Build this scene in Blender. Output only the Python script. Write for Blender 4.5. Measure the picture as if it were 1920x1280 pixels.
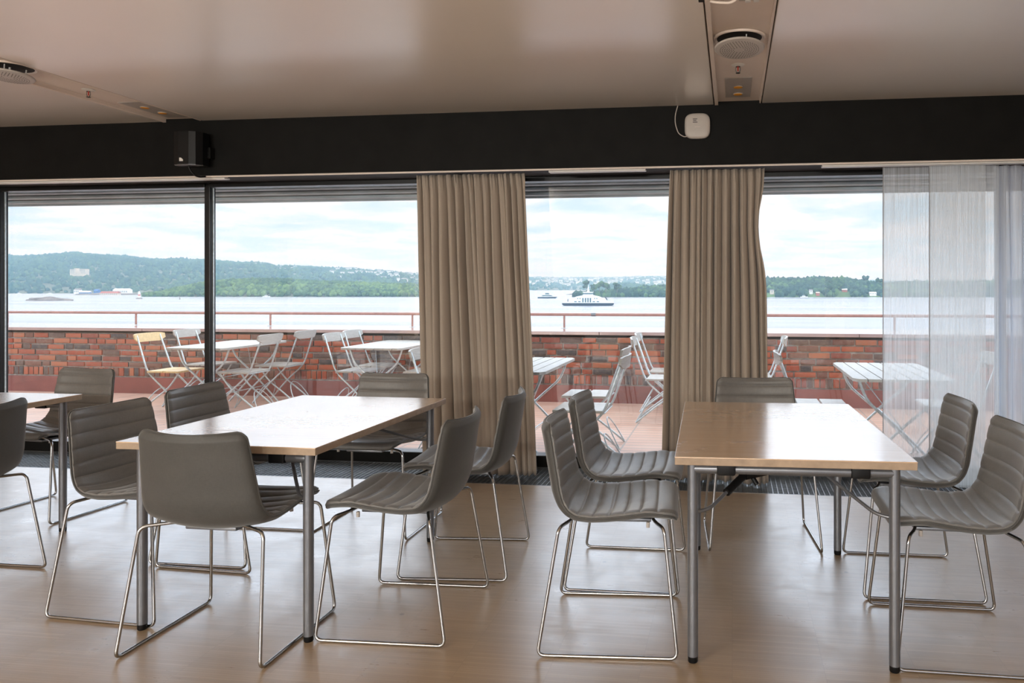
import bpy, bmesh, math, random
import numpy as np
from mathutils import Vector, Matrix, noise
for o in list(bpy.data.objects): bpy.data.objects.remove(o, do_unlink=True)
sc = bpy.context.scene
COL = sc.collection
R = math.radians

# ------------------------------------------------------------------ camera
CAM_H, FPX, CX, CY, YAW = 1.3078, 1425.25, 1182.6, 536.23, .1330
cd = bpy.data.cameras.new('camera'); cam = bpy.data.objects.new('camera', cd); COL.objects.link(cam)
cam.location = (0, 0, CAM_H); cam.rotation_euler = (math.pi/2, 0, YAW)
cd.sensor_fit = 'HORIZONTAL'; cd.sensor_width = 36; cd.lens = FPX*36/1920
cd.shift_x = -(CX-960)/1920; cd.shift_y = -(640-CY)/1920
cd.clip_start = .05; cd.clip_end = 30000
sc.camera = cam

# ------------------------------------------------------------------ colour management
sc.view_settings.view_transform = 'Standard'; sc.view_settings.look = 'None'
sc.view_settings.gamma = 1; sc.view_settings.use_curve_mapping = False
sc.view_settings.exposure = 0.12

# ------------------------------------------------------------------ node helper
class NT:
    def __init__(s, tree): s.t = tree; s.n = tree.nodes; s.l = tree.links
    def add(s, typ, props=None, **ins):
        n = s.n.new(typ)
        for k, v in (props or {}).items(): setattr(n, k, v)
        for k, v in ins.items():
            key = int(k[1:]) if k[0] == 'i' and k[1:].isdigit() else k.replace('_', ' ')
            s.set(n.inputs[key], v)
        return n
    def set(s, inp, v):
        if isinstance(v, bpy.types.NodeSocket): s.l.new(v, inp)
        elif isinstance(v, bpy.types.Node): s.l.new(v.outputs[0], inp)
        else:
            if isinstance(v, tuple) and len(v) == 3 and inp.type == 'RGBA': v = v+(1,)
            inp.default_value = v
    def math(s, op, a, b=0., c=0., clamp=False):
        n = s.n.new('ShaderNodeMath'); n.operation = op; n.use_clamp = clamp
        s.set(n.inputs[0], a); s.set(n.inputs[1], b); s.set(n.inputs[2], c); return n.outputs[0]
    def mix(s, f, a, b, blend='MIX'):
        n = s.n.new('ShaderNodeMix'); n.data_type = 'RGBA'; n.blend_type = blend
        s.set(n.inputs['Factor'], f)
        s.set(n.inputs[6], a); s.set(n.inputs[7], b); return n.outputs[2]
    def ramp(s, f, pts, interp='LINEAR'):
        n = s.n.new('ShaderNodeValToRGB'); e = n.color_ramp.elements; n.color_ramp.interpolation = interp
        while len(e) < len(pts): e.new(.5)
        for i, (p, c) in enumerate(pts):
            e[i].position = p; c = (c, c, c) if not isinstance(c, tuple) else c
            e[i].color = tuple(c)+(1,)
        s.set(n.inputs[0], f); return n.outputs[0]
    def maprange(s, v, a, b, c, d, smooth=False):
        n = s.n.new('ShaderNodeMapRange'); n.interpolation_type = 'SMOOTHSTEP' if smooth else 'LINEAR'
        for i, x in enumerate((v, a, b, c, d)): s.set(n.inputs[i], x)
        return n.outputs[0]

# ------------------------------------------------------------------ world: bright overcast sky
W = bpy.data.worlds.new('sky'); sc.world = W; W.use_nodes = True
t = NT(W.node_tree); t.n.clear()
tc = t.add('ShaderNodeTexCoord').outputs['Generated']
sep = t.add('ShaderNodeSeparateXYZ', None, i0=tc); z = sep.outputs[2]
zz = t.math('ADD', t.math('MAXIMUM', z, 0.), .10)
uv = t.add('ShaderNodeCombineXYZ', None, i0=t.math('DIVIDE', sep.outputs[0], zz), i1=t.math('DIVIDE', sep.outputs[1], zz), i2=0.)
n1 = t.add('ShaderNodeTexNoise', None, Vector=uv, Scale=1.5, Detail=8., Roughness=.55, Distortion=.25)
cl = t.ramp(n1.outputs[0], [(.36, (.62, .76, .90)), (.44, (.79, .87, .94)), (.49, (.90, .93, .96)), (.53, (1.05, 1.05, 1.04)), (.60, (1.10, 1.09, 1.07)), (.68, (.86, .89, .93))])
low = t.maprange(z, 0., .04, .55, 0., True)
cl = t.mix(low, cl, (1.10, 1.07, 1.03))
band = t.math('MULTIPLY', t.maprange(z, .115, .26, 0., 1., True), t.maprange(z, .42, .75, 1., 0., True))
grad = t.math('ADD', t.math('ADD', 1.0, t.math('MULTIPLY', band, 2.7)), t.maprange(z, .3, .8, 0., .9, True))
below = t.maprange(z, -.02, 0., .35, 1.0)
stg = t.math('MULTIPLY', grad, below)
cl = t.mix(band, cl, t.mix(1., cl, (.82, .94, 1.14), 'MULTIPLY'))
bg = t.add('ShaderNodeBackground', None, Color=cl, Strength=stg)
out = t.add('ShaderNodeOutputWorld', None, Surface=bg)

# ------------------------------------------------------------------ lights
def area(name, loc, rot, sx, sy, power, color=(1, 1, 1), portal=False):
    l = bpy.data.lights.new(name, 'AREA'); l.shape = 'RECTANGLE'; l.size = sx; l.size_y = sy; l.energy = power; l.color = color
    o = bpy.data.objects.new(name, l); COL.objects.link(o); o.location = loc; o.rotation_euler = rot
    if portal: l.cycles.is_portal = True
    return o
area('window_portal', (-1.5, 5.50, 1.09), (-math.pi/2, 0, 0), 13, 2.1, 1, portal=True)
area('rear_window_portal', (-1.5, -4.15, 1.3), (math.pi/2, 0, 0), 14, 2.3, 1, portal=True)
FILL_LAMP_W = 178
FILL_LAMPS = [(-5.2, -3.5), (-4.5, -3.0), (-3.75, -3.4), (-.62, -3.3), (.18, -3.0)]     # unseen fill lamps added in the rear of the room

# ------------------------------------------------------------------ mesh builder
class MB:
    def __init__(s): s.v = []; s.f = []; s.mi = []; s.m = 0
    def add(s, vs, fs, M=None):
        b = len(s.v)
        for p in vs: s.v.append(tuple(M @ Vector(p)) if M is not None else tuple(p))
        for f in fs: s.f.append(tuple(b+i for i in f)); s.mi.append(s.m)
        return s
    def box(s, x0, x1, y0, y1, z0, z1, M=None):
        return s.add([(x0,y0,z0),(x1,y0,z0),(x1,y1,z0),(x0,y1,z0),(x0,y0,z1),(x1,y0,z1),(x1,y1,z1),(x0,y1,z1)],
                     [(0,3,2,1),(4,5,6,7),(0,1,5,4),(1,2,6,5),(2,3,7,6),(3,0,4,7)], M)
    def cbox(s, x0, x1, y0, y1, z0, z1, c, M=None):      # box with chamfered edges
        bm = bmesh.new(); bmesh.ops.create_cube(bm, size=1)
        for v in bm.verts: v.co = Vector(((x0+x1)/2+v.co.x*(x1-x0), (y0+y1)/2+v.co.y*(y1-y0), (z0+z1)/2+v.co.z*(z1-z0)))
        bmesh.ops.bevel(bm, geom=bm.edges[:], offset=c, segments=2, profile=.6, affect='EDGES')
        bm.verts.index_update()
        s.add([v.co[:] for v in bm.verts], [[v.index for v in f.verts] for f in bm.faces], M); bm.free(); return s
    def prism(s, pts, a, b, axis='z', M=None):           # polygon in the plane normal to axis, from a to b
        n = len(pts)
        f = {'z': lambda p, h: (p[0], p[1], h), 'y': lambda p, h: (p[0], h, p[1]), 'x': lambda p, h: (h, p[0], p[1])}[axis]
        vs = [f(p, a) for p in pts]+[f(p, b) for p in pts]
        fs = [tuple(range(n))[::-1], tuple(range(n, 2*n))]+[(i, (i+1) % n, n+(i+1) % n, n+i) for i in range(n)]
        return s.add(vs, fs, M)
    def lathe(s, prof, c=(0, 0, 0), n=24, M=None, cap=True):
        vs = []; fs = []
        for (r, z) in prof:
            for k in range(n): a = 2*math.pi*k/n; vs.append((c[0]+r*math.cos(a), c[1]+r*math.sin(a), c[2]+z))
        for j in range(len(prof)-1):
            for k in range(n): fs.append((j*n+k, j*n+(k+1) % n, (j+1)*n+(k+1) % n, (j+1)*n+k))
        if cap: fs.append(tuple(range(n))[::-1]); fs.append(tuple((len(prof)-1)*n+k for k in range(n)))
        return s.add(vs, fs, M)
    def tube(s, pts, r, n=8, fillet=0., seg=5, closed=False, M=None, rr=None):
        P = [Vector(p) for p in pts]
        if fillet:
            Q = [P[0]]
            for i in range(1, len(P)-1):
                a, b, c = P[i-1], P[i], P[i+1]
                d1 = (a-b); d2 = (c-b); f = min(fillet, d1.length*.49, d2.length*.49)
                p1 = b+d1.normalized()*f; p2 = b+d2.normalized()*f
                for k in range(seg+1):
                    u = k/seg; Q.append(p1*(1-u)**2+b*2*u*(1-u)+p2*u*u)
            Q.append(P[-1]); P = Q
        m = len(P); vs = []; fs = []
        T = [((P[(i+1) % m]-P[i-1]) if (closed or 0 < i < m-1) else (P[1]-P[0] if i == 0 else P[-1]-P[-2])).normalized() for i in range(m)]
        up = Vector((0, 0, 1)) if abs(T[0].z) < .9 else Vector((1, 0, 0))
        N = (up-T[0]*up.dot(T[0])).normalized()
        for i in range(m):
            N = (N-T[i]*N.dot(T[i])).normalized(); B = T[i].cross(N)
            ri = rr[i] if rr else r
            for k in range(n):
                a = 2*math.pi*k/n; vs.append(P[i]+(N*math.cos(a)+B*math.sin(a))*ri)
        for i in range(m if closed else m-1):
            for k in range(n):
                j = (i+1) % m; fs.append((i*n+k, i*n+(k+1) % n, j*n+(k+1) % n, j*n+k))
        if not closed: fs.append(tuple(range(n))[::-1]); fs.append(tuple((m-1)*n+k for k in range(n)))
        return s.add([tuple(v) for v in vs], fs, M)
    def build(s, name, mat, parent=None, smooth=None, loc=None, **tags):
        me = bpy.data.meshes.new(name); me.from_pydata(s.v, [], s.f)
        for m in (mat if isinstance(mat, (list, tuple)) else [mat]): me.materials.append(m)
        if any(s.mi): me.polygons.foreach_set('material_index', s.mi)
        bm = bmesh.new(); bm.from_mesh(me); bmesh.ops.recalc_face_normals(bm, faces=bm.faces[:]); bm.to_mesh(me); bm.free()
        if smooth is not None:
            me.shade_smooth()
            if smooth < 180: me.set_sharp_from_angle(angle=R(smooth))
        o = bpy.data.objects.new(name, me); COL.objects.link(o)
        if parent: o.parent = parent
        if loc: o.location = loc
        for k, v in tags.items(): o[k] = v
        return o

def tag(o, label, cat, group=None, kind=None):
    if label: o['label'] = label
    if cat: o['category'] = cat
    if group: o['group'] = group
    if kind: o['kind'] = kind
    return o
def thing(name, label, cat, loc=(0, 0, 0), rz=0, group=None):
    o = bpy.data.objects.new(name, None); COL.objects.link(o); o.location = loc; o.rotation_euler = (0, 0, rz)
    o.empty_display_size = .1
    return tag(o, label, cat, group)
KIDS = {}
def copy_tree(o, parent=None):
    c = o.copy(); COL.objects.link(c)
    if parent: c.parent = parent
    for ch in o.children: copy_tree(ch, c)
    return c
def place(proto, used, loc, rz, label, group=None, scale=None):
    o = proto if not used else copy_tree(proto)
    o.location = loc; o.rotation_euler = (0, 0, rz); o['label'] = label
    if group: o['group'] = group
    if scale: o.scale = scale
    return o

# ------------------------------------------------------------------ materials
MATS = {}
def newmat(name):
    m = bpy.data.materials.new(name); m.use_nodes = True; t = NT(m.node_tree); t.n.clear(); MATS[name] = m
    return m, t
def pbr(name, col, rough=.5, metal=0., spec=.5, noise_amt=.0, nscale=20., bump=0., bscale=60., coat=0., sheen=0., vec=None, **kw):
    m, t = newmat(name)
    oc = t.add('ShaderNodeTexCoord').outputs['Object']
    c = col
    if noise_amt:
        n = t.add('ShaderNodeTexNoise', None, Vector=oc, Scale=nscale, Detail=5., Roughness=.6)
        lo = tuple(x*(1-noise_amt) for x in col); hi = tuple(min(1, x*(1+noise_amt)) for x in col)
        c = t.ramp(n.outputs[0], [(.3, lo), (.7, hi)])
    b = t.add('ShaderNodeBsdfPrincipled', None, Base_Color=c, Roughness=rough, Metallic=metal)
    b.inputs['Specular IOR Level'].default_value = spec; b.inputs['Coat Weight'].default_value = coat
    b.inputs['Sheen Weight'].default_value = sheen
    if 'coat_ior' in kw: b.inputs['Coat IOR'].default_value = kw['coat_ior']
    if 'coat_rough' in kw: b.inputs['Coat Roughness'].default_value = kw['coat_rough']
    if bump:
        n2 = t.add('ShaderNodeTexNoise', None, Vector=oc, Scale=bscale, Detail=4.)
        bp = t.add('ShaderNodeBump', None, Strength=bump, Distance=.01, Height=n2.outputs[0])
        t.set(b.inputs['Normal'], bp.outputs[0])
    t.add('ShaderNodeOutputMaterial', None, Surface=b)
    return m
black = pbr('black_paint', (.006, .0058, .0055), .6, spec=.12, noise_amt=.3, nscale=6)
frame_m = pbr('black_aluminium', (.010, .0105, .012), .34, spec=.35, noise_amt=.2)
plastic = pbr('black_plastic', (.006, .006, .0065), .4, spec=.2)
ceilm = pbr('lacquered_ceiling', (.90, .83, .76), .26, spec=.62, noise_amt=.02, nscale=1.5, bump=.02, bscale=2., coat=1., coat_ior=2.7, coat_rough=.33)
slotm = pbr('service_strip_paint', (.74, .64, .57), .5, noise_amt=.03, nscale=3)
whitepl = pbr('white_plastic', (.44, .40, .37), .4, noise_amt=.03)
whitemet = pbr('white_metal', (.70, .68, .65), .4, noise_amt=.04)
orange = pbr('orange_lens', (.85, .36, .03), .3, noise_amt=.1)
chrome = pbr('chrome', (.42, .42, .42), .16, metal=1., noise_amt=.06, nscale=30)
greysteel = pbr('grey_painted_steel', (.17, .175, .19), .30, metal=.55, noise_amt=.06)
darkhole = pbr('dark_recess', (.02, .017, .014), .8, noise_amt=.2)
galv = pbr('galvanised_steel', (.56, .62, .65), .38, metal=.6, noise_amt=.2, nscale=40)
capm = pbr('painted_coping', (.46, .30, .27), .25, spec=.9, noise_amt=.10, nscale=4, coat=1., coat_ior=2.2, coat_rough=.12)
railm = pbr('painted_handrail', (.37, .19, .155), .38, noise_amt=.15, nscale=12)
plinth = pbr('painted_plinth', (.24, .075, .06), .55, noise_amt=.25, nscale=3)
louv = pbr('weathered_grey_boards', (.36, .43, .49), .55, noise_amt=.22, nscale=3)
wallm = pbr('beige_plaster', (.52, .44, .37), .7, noise_amt=.05, nscale=4, bump=.1)
grillm = pbr('grille_steel', (.22, .23, .24), .35, metal=.8, noise_amt=.2)
redm = pbr('red_signal', (.5, .03, .02), .4, noise_amt=.1)
printm = pbr('printed_ink', (.10, .09, .09), .6, noise_amt=.1)

def fabric(name, col, weave=900., rough=.62):
    m, t = newmat(name); oc = t.add('ShaderNodeTexCoord').outputs['Object']
    n = t.add('ShaderNodeTexNoise', None, Vector=oc, Scale=9., Detail=4.)
    c = t.ramp(n.outputs[0], [(.3, tuple(x*.9 for x in col)), (.7, tuple(x*1.08 for x in col))])
    mp = t.add('ShaderNodeMapping', None, Vector=oc); mp.inputs['Scale'].default_value = (1, .08, .08)
    n2 = t.add('ShaderNodeTexNoise', None, Vector=mp.outputs[0], Scale=weave*.7, Detail=2.)
    mp2 = t.add('ShaderNodeMapping', None, Vector=oc); mp2.inputs['Scale'].default_value = (.08, 1, 1)
    n3 = t.add('ShaderNodeTexNoise', None, Vector=mp2.outputs[0], Scale=weave*.5, Detail=2.)
    th = t.math('ADD', n2.outputs[0], n3.outputs[0])
    c = t.mix(t.maprange(th, .75, 1.25, 0., .35), c, tuple(x*1.6 for x in col))
    b = t.add('ShaderNodeBsdfPrincipled', None, Base_Color=c, Roughness=rough)
    b.inputs['Sheen Weight'].default_value = .25; b.inputs['Sheen Roughness'].default_value = .4
    bp = t.add('ShaderNodeBump', None, Strength=.15, Distance=.001, Height=th); t.set(b.inputs['Normal'], bp.outputs[0])
    t.add('ShaderNodeOutputMaterial', None, Surface=b); return m
shellm = fabric('grey_woven_upholstery', (.052, .0505, .0475))
cushm = fabric('grey_padded_upholstery', (.135, .128, .121), rough=.45)

def curtainm(name, col, trans=.25):
    m, t = newmat(name); oc = t.add('ShaderNodeTexCoord').outputs['Object']
    mp = t.add('ShaderNodeMapping', None, Vector=oc); mp.inputs['Scale'].default_value = (60, 60, 900)
    n = t.add('ShaderNodeTexNoise', None, Vector=mp.outputs[0], Scale=1., Detail=3.)
    c = t.mix(t.maprange(n.outputs[0], .3, .7, 0., 1.), tuple(x*.97 for x in col), tuple(x*1.03 for x in col))
    b = t.add('ShaderNodeBsdfPrincipled', None, Base_Color=c, Roughness=.85)
    b.inputs['Sheen Weight'].default_value = .2
    tl = t.add('ShaderNodeBsdfTranslucent', None, Color=c)
    mx = t.add('ShaderNodeMixShader', None, i0=trans, i1=b.outputs[0], i2=tl.outputs[0])
    t.add('ShaderNodeOutputMaterial', None, Surface=mx); return m
drapem = curtainm('beige_drape_cloth', (.45, .38, .315), .16)

def sheerm(name, dens_lo, dens_hi, col=(.90, .90, .90)):
    m, t = newmat(name); oc = t.add('ShaderNodeTexCoord').outputs['Object']
    mp = t.add('ShaderNodeMapping', None, Vector=oc); mp.inputs['Scale'].default_value = (150, 150, .8)
    n = t.add('ShaderNodeTexNoise', None, Vector=mp.outputs[0], Scale=1., Detail=5., Roughness=.7)
    d = t.maprange(n.outputs[0], .35, .68, dens_lo, dens_hi)
    b = t.add('ShaderNodeBsdfDiffuse', None, Color=col)
    tl = t.add('ShaderNodeBsdfTranslucent', None, Color=col)
    mx = t.add('ShaderNodeMixShader', None, i0=.55, i1=b.outputs[0], i2=tl.outputs[0])
    tr = t.add('ShaderNodeBsdfTransparent')
    m2 = t.add('ShaderNodeMixShader', None, i0=d, i1=tr.outputs[0], i2=mx.outputs[0])
    t.add('ShaderNodeOutputMaterial', None, Surface=m2); return m
sheer1 = sheerm('sheer_voile', .38, .82, (.84, .90, .94))
sheer2 = sheerm('sheer_voile_dense', .78, 1., (.70, .75, .82))

def glassm():
    m, t = newmat('window_glass')
    bf = t.add('ShaderNodeNewGeometry').outputs['Backfacing']
    fr = t.add('ShaderNodeFresnel', None, IOR=t.maprange(bf, 0., 1., 1.45, 1/1.45))
    tr = t.add('ShaderNodeBsdfTransparent', None, Color=(.975, .985, .98))
    gl = t.add('ShaderNodeBsdfGlossy', None, Roughness=.0, Color=(1, 1, 1))
    mx = t.add('ShaderNodeMixShader', None, i0=fr.outputs[0], i1=tr.outputs[0], i2=gl.outputs[0])
    t.add('ShaderNodeOutputMaterial', None, Surface=mx); return m
glass = glassm()

def woodtop():
    m, t = newmat('beech_veneer'); oc = t.add('ShaderNodeTexCoord').outputs['Object']
    mp = t.add('ShaderNodeMapping', None, Vector=oc); mp.inputs['Scale'].default_value = (2.2, 38, 38)
    n = t.add('ShaderNodeTexNoise', None, Vector=mp.outputs[0], Scale=1., Detail=6., Roughness=.65, Distortion=.3)
    c = t.ramp(n.outputs[0], [(.3, (.58, .385, .235)), (.7, (.65, .46, .30))])
    s = t.add('ShaderNodeTexNoise', None, Vector=oc, Scale=3.3, Detail=5., Roughness=.6, Distortion=1.5)
    dirt = t.ramp(s.outputs[0], [(.63, 0.), (.70, 1.)])
    c = t.mix(t.math('MULTIPLY', dirt, .25), c, (.30, .24, .2))
    sm = t.add('ShaderNodeTexNoise', None, Vector=oc, Scale=6., Detail=6., Roughness=.7)
    ro = t.maprange(sm.outputs[0], .3, .7, .20, .26)
    ro = t.math('ADD', ro, t.math('MULTIPLY', dirt, .22))
    b = t.add('ShaderNodeBsdfPrincipled', None, Base_Color=c, Roughness=ro)
    b.inputs['Specular IOR Level'].default_value = .75; b.inputs['Coat Weight'].default_value = .8; b.inputs['Coat IOR'].default_value = 1.65; b.inputs['Coat Roughness'].default_value = .17
    t.add('ShaderNodeOutputMaterial', None, Surface=b); return m
veneer = woodtop()
edgew = pbr('table_edge_wood', (.34, .25, .175), .5, noise_amt=.15, nscale=25)

def parquet():
    m, t = newmat('oak_strip_parquet'); oc = t.add('ShaderNodeTexCoord').outputs['Object']
    br = t.add('ShaderNodeTexBrick', dict(offset=.0, offset_frequency=2), Vector=oc, Color1=(.28, .20, .118), Color2=(.37, .27, .165), Mortar=(.17, .125, .075), Scale=1., Brick_Width=.31, Row_Height=.0135)
    br.inputs['Mortar Size'].default_value = .0006; br.inputs['Mortar Smooth'].default_value = .4; br.inputs['Bias'].default_value = 0.
    mp = t.add('ShaderNodeMapping', None, Vector=oc); mp.inputs['Scale'].default_value = (5, 130, 1)
    n = t.add('ShaderNodeTexNoise', None, Vector=mp.outputs[0], Scale=1., Detail=5., Roughness=.7)
    c = t.mix(t.maprange(n.outputs[0], .25, .75, .0, .55), br.outputs[0], (.29, .19, .11))
    n3 = t.add('ShaderNodeTexNoise', None, Vector=oc, Scale=1.3, Detail=3.)
    c = t.mix(t.maprange(n3.outputs[0], .35, .7, 0., .35), c, (.40, .27, .17))
    # scattered scuffs and small dark spots
    vo = t.add('ShaderNodeTexVoronoi', None, Vector=oc, Scale=2.6)
    sp = t.ramp(vo.outputs[0], [(.018, 1.), (.03, 0.)])
    c = t.mix(t.math('MULTIPLY', sp, .6), c, (.07, .045, .03))
    sm = t.add('ShaderNodeTexNoise', None, Vector=oc, Scale=4., Detail=6., Roughness=.7, Distortion=.6)
    ro = t.maprange(sm.outputs[0], .3, .7, .27, .40)
    ro = t.math('ADD', ro, t.maprange(n.outputs[0], .3, .7, -.04, .05))
    b = t.add('ShaderNodeBsdfPrincipled', None, Base_Color=c, Roughness=ro)
    b.inputs['Specular IOR Level'].default_value = .7; b.inputs['Coat Weight'].default_value = .8; b.inputs['Coat IOR'].default_value = 1.6; t.set(b.inputs['Coat Roughness'], ro)
    bp = t.add('ShaderNodeBump', None, Strength=.12, Distance=.002, Height=n.outputs[0]); t.set(b.inputs['Normal'], bp.outputs[0])
    t.add('ShaderNodeOutputMaterial', None, Surface=b); return m
floorm = parquet()

def tilesm():
    m, t = newmat('terracotta_tiles'); oc = t.add('ShaderNodeTexCoord').outputs['Object']
    br = t.add('ShaderNodeTexBrick', dict(offset=.0), Vector=oc, Color1=(.62, .36, .27), Color2=(.70, .44, .34), Mortar=(.36, .29, .26), Scale=1., Brick_Width=.47, Row_Height=.115)
    br.inputs['Mortar Size'].default_value = .009; br.inputs['Mortar Smooth'].default_value = .2
    n = t.add('ShaderNodeTexNoise', None, Vector=oc, Scale=2.5, Detail=6., Roughness=.65)
    c = t.mix(t.maprange(n.outputs[0], .35, .7, 0., .45), br.outputs[0], (.66, .50, .43))
    b = t.add('ShaderNodeBsdfPrincipled', None, Base_Color=c, Roughness=t.maprange(n.outputs[0], .3, .7, .35, .55))
    bp = t.add('ShaderNodeBump', None, Strength=.3, Distance=.004, Height=br.outputs[1]); bp.invert = True; t.set(b.inputs['Normal'], bp.outputs[0])
    t.add('ShaderNodeOutputMaterial', None, Surface=b); return m
tilem = tilesm()

def brickm():
    m, t = newmat('fired_brick'); oc = t.add('ShaderNodeTexCoord').outputs['Object']
    g = t.add('ShaderNodeNewGeometry').outputs['Random Per Island']
    c = t.ramp(g, [(0., (.36, .09, .05)), (.20, (.42, .12, .065)), (.38, (.28, .085, .06)), (.54, (.20, .095, .07)), (.68, (.14, .095, .08)), (.80, (.43, .15, .08)), (.90, (.085, .075, .075))], 'CONSTANT')
    n = t.add('ShaderNodeTexNoise', None, Vector=oc, Scale=22., Detail=6., Roughness=.7)
    c = t.mix(t.maprange(n.outputs[0], .45, .75, 0., .6), c, (.28, .20, .16))
    c = t.mix(t.maprange(n.outputs[0], .25, .4, .35, 0.), c, (.10, .05, .04))
    b = t.add('ShaderNodeBsdfPrincipled', None, Base_Color=c, Roughness=.8)
    bp = t.add('ShaderNodeBump', None, Strength=.6, Distance=.006, Height=n.outputs[0]); t.set(b.inputs['Normal'], bp.outputs[0])
    t.add('ShaderNodeOutputMaterial', None, Surface=b); return m
brick = brickm()
mortar = pbr('mortar', (.36, .33, .30), .9, noise_amt=.35, nscale=18, bump=.5)

def woodoutm():
    m, t = newmat('weathered_slat_wood'); oc = t.add('ShaderNodeTexCoord').outputs['Object']
    mp = t.add('ShaderNodeMapping', None, Vector=oc); mp.inputs['Scale'].default_value = (8, 8, 60)
    n = t.add('ShaderNodeTexNoise', None, Vector=mp.outputs[0], Scale=2., Detail=6., Roughness=.7)
    c = t.ramp(n.outputs[0], [(.3, (.36, .34, .31)), (.7, (.52, .50, .47))])
    b = t.add('ShaderNodeBsdfPrincipled', None, Base_Color=c, Roughness=.42); b.inputs['Specular IOR Level'].default_value = .6
    t.add('ShaderNodeOutputMaterial', None, Surface=b); return m
slatw = woodoutm()
slaty = pbr('new_slat_wood', (.76, .56, .30), .5, noise_amt=.15, nscale=30)

def seam():
    m, t = newmat('sea_water'); oc = t.add('ShaderNodeTexCoord').outputs['Object']
    mp = t.add('ShaderNodeMapping', None, Vector=oc); mp.inputs['Scale'].default_value = (.012, .05, 1)
    n = t.add('ShaderNodeTexNoise', None, Vector=mp.outputs[0], Scale=1., Detail=8., Roughness=.6)
    mp2 = t.add('ShaderNodeMapping', None, Vector=oc); mp2.inputs['Scale'].default_value = (.002, .012, 1)
    n2 = t.add('ShaderNodeTexNoise', None, Vector=mp2.outputs[0], Scale=1., Detail=4., Roughness=.6)
    c = t.mix(t.maprange(n2.outputs[0], .4, .6, 0., 1.), (.22, .25, .31), (.30, .31, .36))
    b = t.add('ShaderNodeBsdfPrincipled', None, Base_Color=c, Roughness=t.maprange(n2.outputs[0], .4, .6, .20, .26)); b.inputs['Specular IOR Level'].default_value = 1.
    bp = t.add('ShaderNodeBump', None, Strength=.05, Distance=.2, Height=n.outputs[0]); t.set(b.inputs['Normal'], bp.outputs[0])
    t.add('ShaderNodeOutputMaterial', None, Surface=b); return m
sea_mat = seam()

def foliage(name, a, b_, c_, scale=.02):
    m, t = newmat(name); oc = t.add('ShaderNodeTexCoord').outputs['Object']
    g = t.add('ShaderNodeNewGeometry').outputs['Random Per Island']
    n = t.add('ShaderNodeTexNoise', None, Vector=oc, Scale=scale, Detail=5., Roughness=.65)
    f = t.math('ADD', t.math('MULTIPLY', g, .35), t.math('MULTIPLY', n.outputs[0], .8))
    c = t.ramp(f, [(.38, a), (.58, b_), (.78, c_)])
    n2 = t.add('ShaderNodeTexNoise', None, Vector=oc, Scale=.22, Detail=4., Roughness=.7)
    c = t.mix(t.maprange(n2.outputs[0], .35, .65, .0, .7), c, t.mix(1., c, (.45, .5, .55), 'MULTIPLY'))
    b = t.add('ShaderNodeBsdfPrincipled', None, Base_Color=c, Roughness=.9)
    b.inputs['Specular IOR Level'].default_value = .1
    bp = t.add('ShaderNodeBump', None, Strength=1., Distance=2.5, Height=n2.outputs[0]); t.set(b.inputs['Normal'], bp.outputs[0])
    t.add('ShaderNodeOutputMaterial', None, Surface=b); return m
fol_far = foliage('far_forest_green', (.03, .07, .06), (.06, .12, .08), (.12, .20, .09), .004)
fol_isl = foliage('island_forest_green', (.05, .105, .055), (.10, .18, .07), (.20, .31, .10), .012)
fol_pine = foliage('pine_forest_green', (.025, .06, .05), (.05, .105, .065), (.14, .25, .09), .012)
ground = pbr('shore_ground', (.12, .13, .085), .95, noise_amt=.5, nscale=.02)
lawn = pbr('island_lawn', (.12, .20, .07), .95, noise_amt=.4, nscale=.03)
rock = pbr('shore_rock', (.22, .19, .18), .9, noise_amt=.4, nscale=.05)
housew = pbr('white_house_walls', (.80, .80, .78), .7, noise_amt=.05)
housey = pbr('cream_house_walls', (.66, .58, .48), .7, noise_amt=.05)
roofg = pbr('grey_roof', (.25, .24, .24), .7, noise_amt=.2)
roofr = pbr('red_roof', (.42, .12, .08), .7, noise_amt=.2)
bluem = pbr('blue_sheet', (.05, .16, .45), .5, noise_amt=.1)
navy = pbr('navy_hull_paint', (.02, .04, .07), .4, noise_amt=.15, nscale=.3)
shipw = pbr('ship_white_paint', (.82, .83, .84), .4, noise_amt=.04, nscale=.3)
shipg = pbr('ship_window_glass', (.10, .17, .20), .1, noise_amt=.2, nscale=.3)

# ------------------------------------------------------------------ the room shell
XL, XR, YB = -9.6, 6.2, -4.2
YG0, YG1, YW = 4.865, 5.355, 5.42
ZC, ZB, YBM = 2.4916, 2.10, 4.985
S = dict(kind='structure')
MB().box(XL, XR, YB, YG0, -.08, 0).build('floor', floorm, **S)
MB().box(XL, XR, YG0, YW+.05, -.14, -.10).build('trim_trench_base', darkhole, **S)
MB().box(XL-.15, XL, YB, YW, -.14, ZC+.2).build('wall_left', wallm, **S)
MB().box(XR, XR+.15, YB, YW, -.14, ZC+.2).build('wall_right', wallm, **S)
wb = MB()
wb.box(XL-.15, XR+.15, YB-.2, YB, -.14, .25); wb.box(XL-.15, XR+.15, YB-.2, YB, 2.3, ZC+.2)
for x in (-9.75, -6.9, -4.0, -1.1, 1.8, 4.7): wb.box(x, x+.35, YB-.2, YB, .25, 2.3)
wb.box(XR-.5, XR+.15, YB-.2, YB, .25, 2.3)
wb.build('wall_back', wallm, **S)

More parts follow.
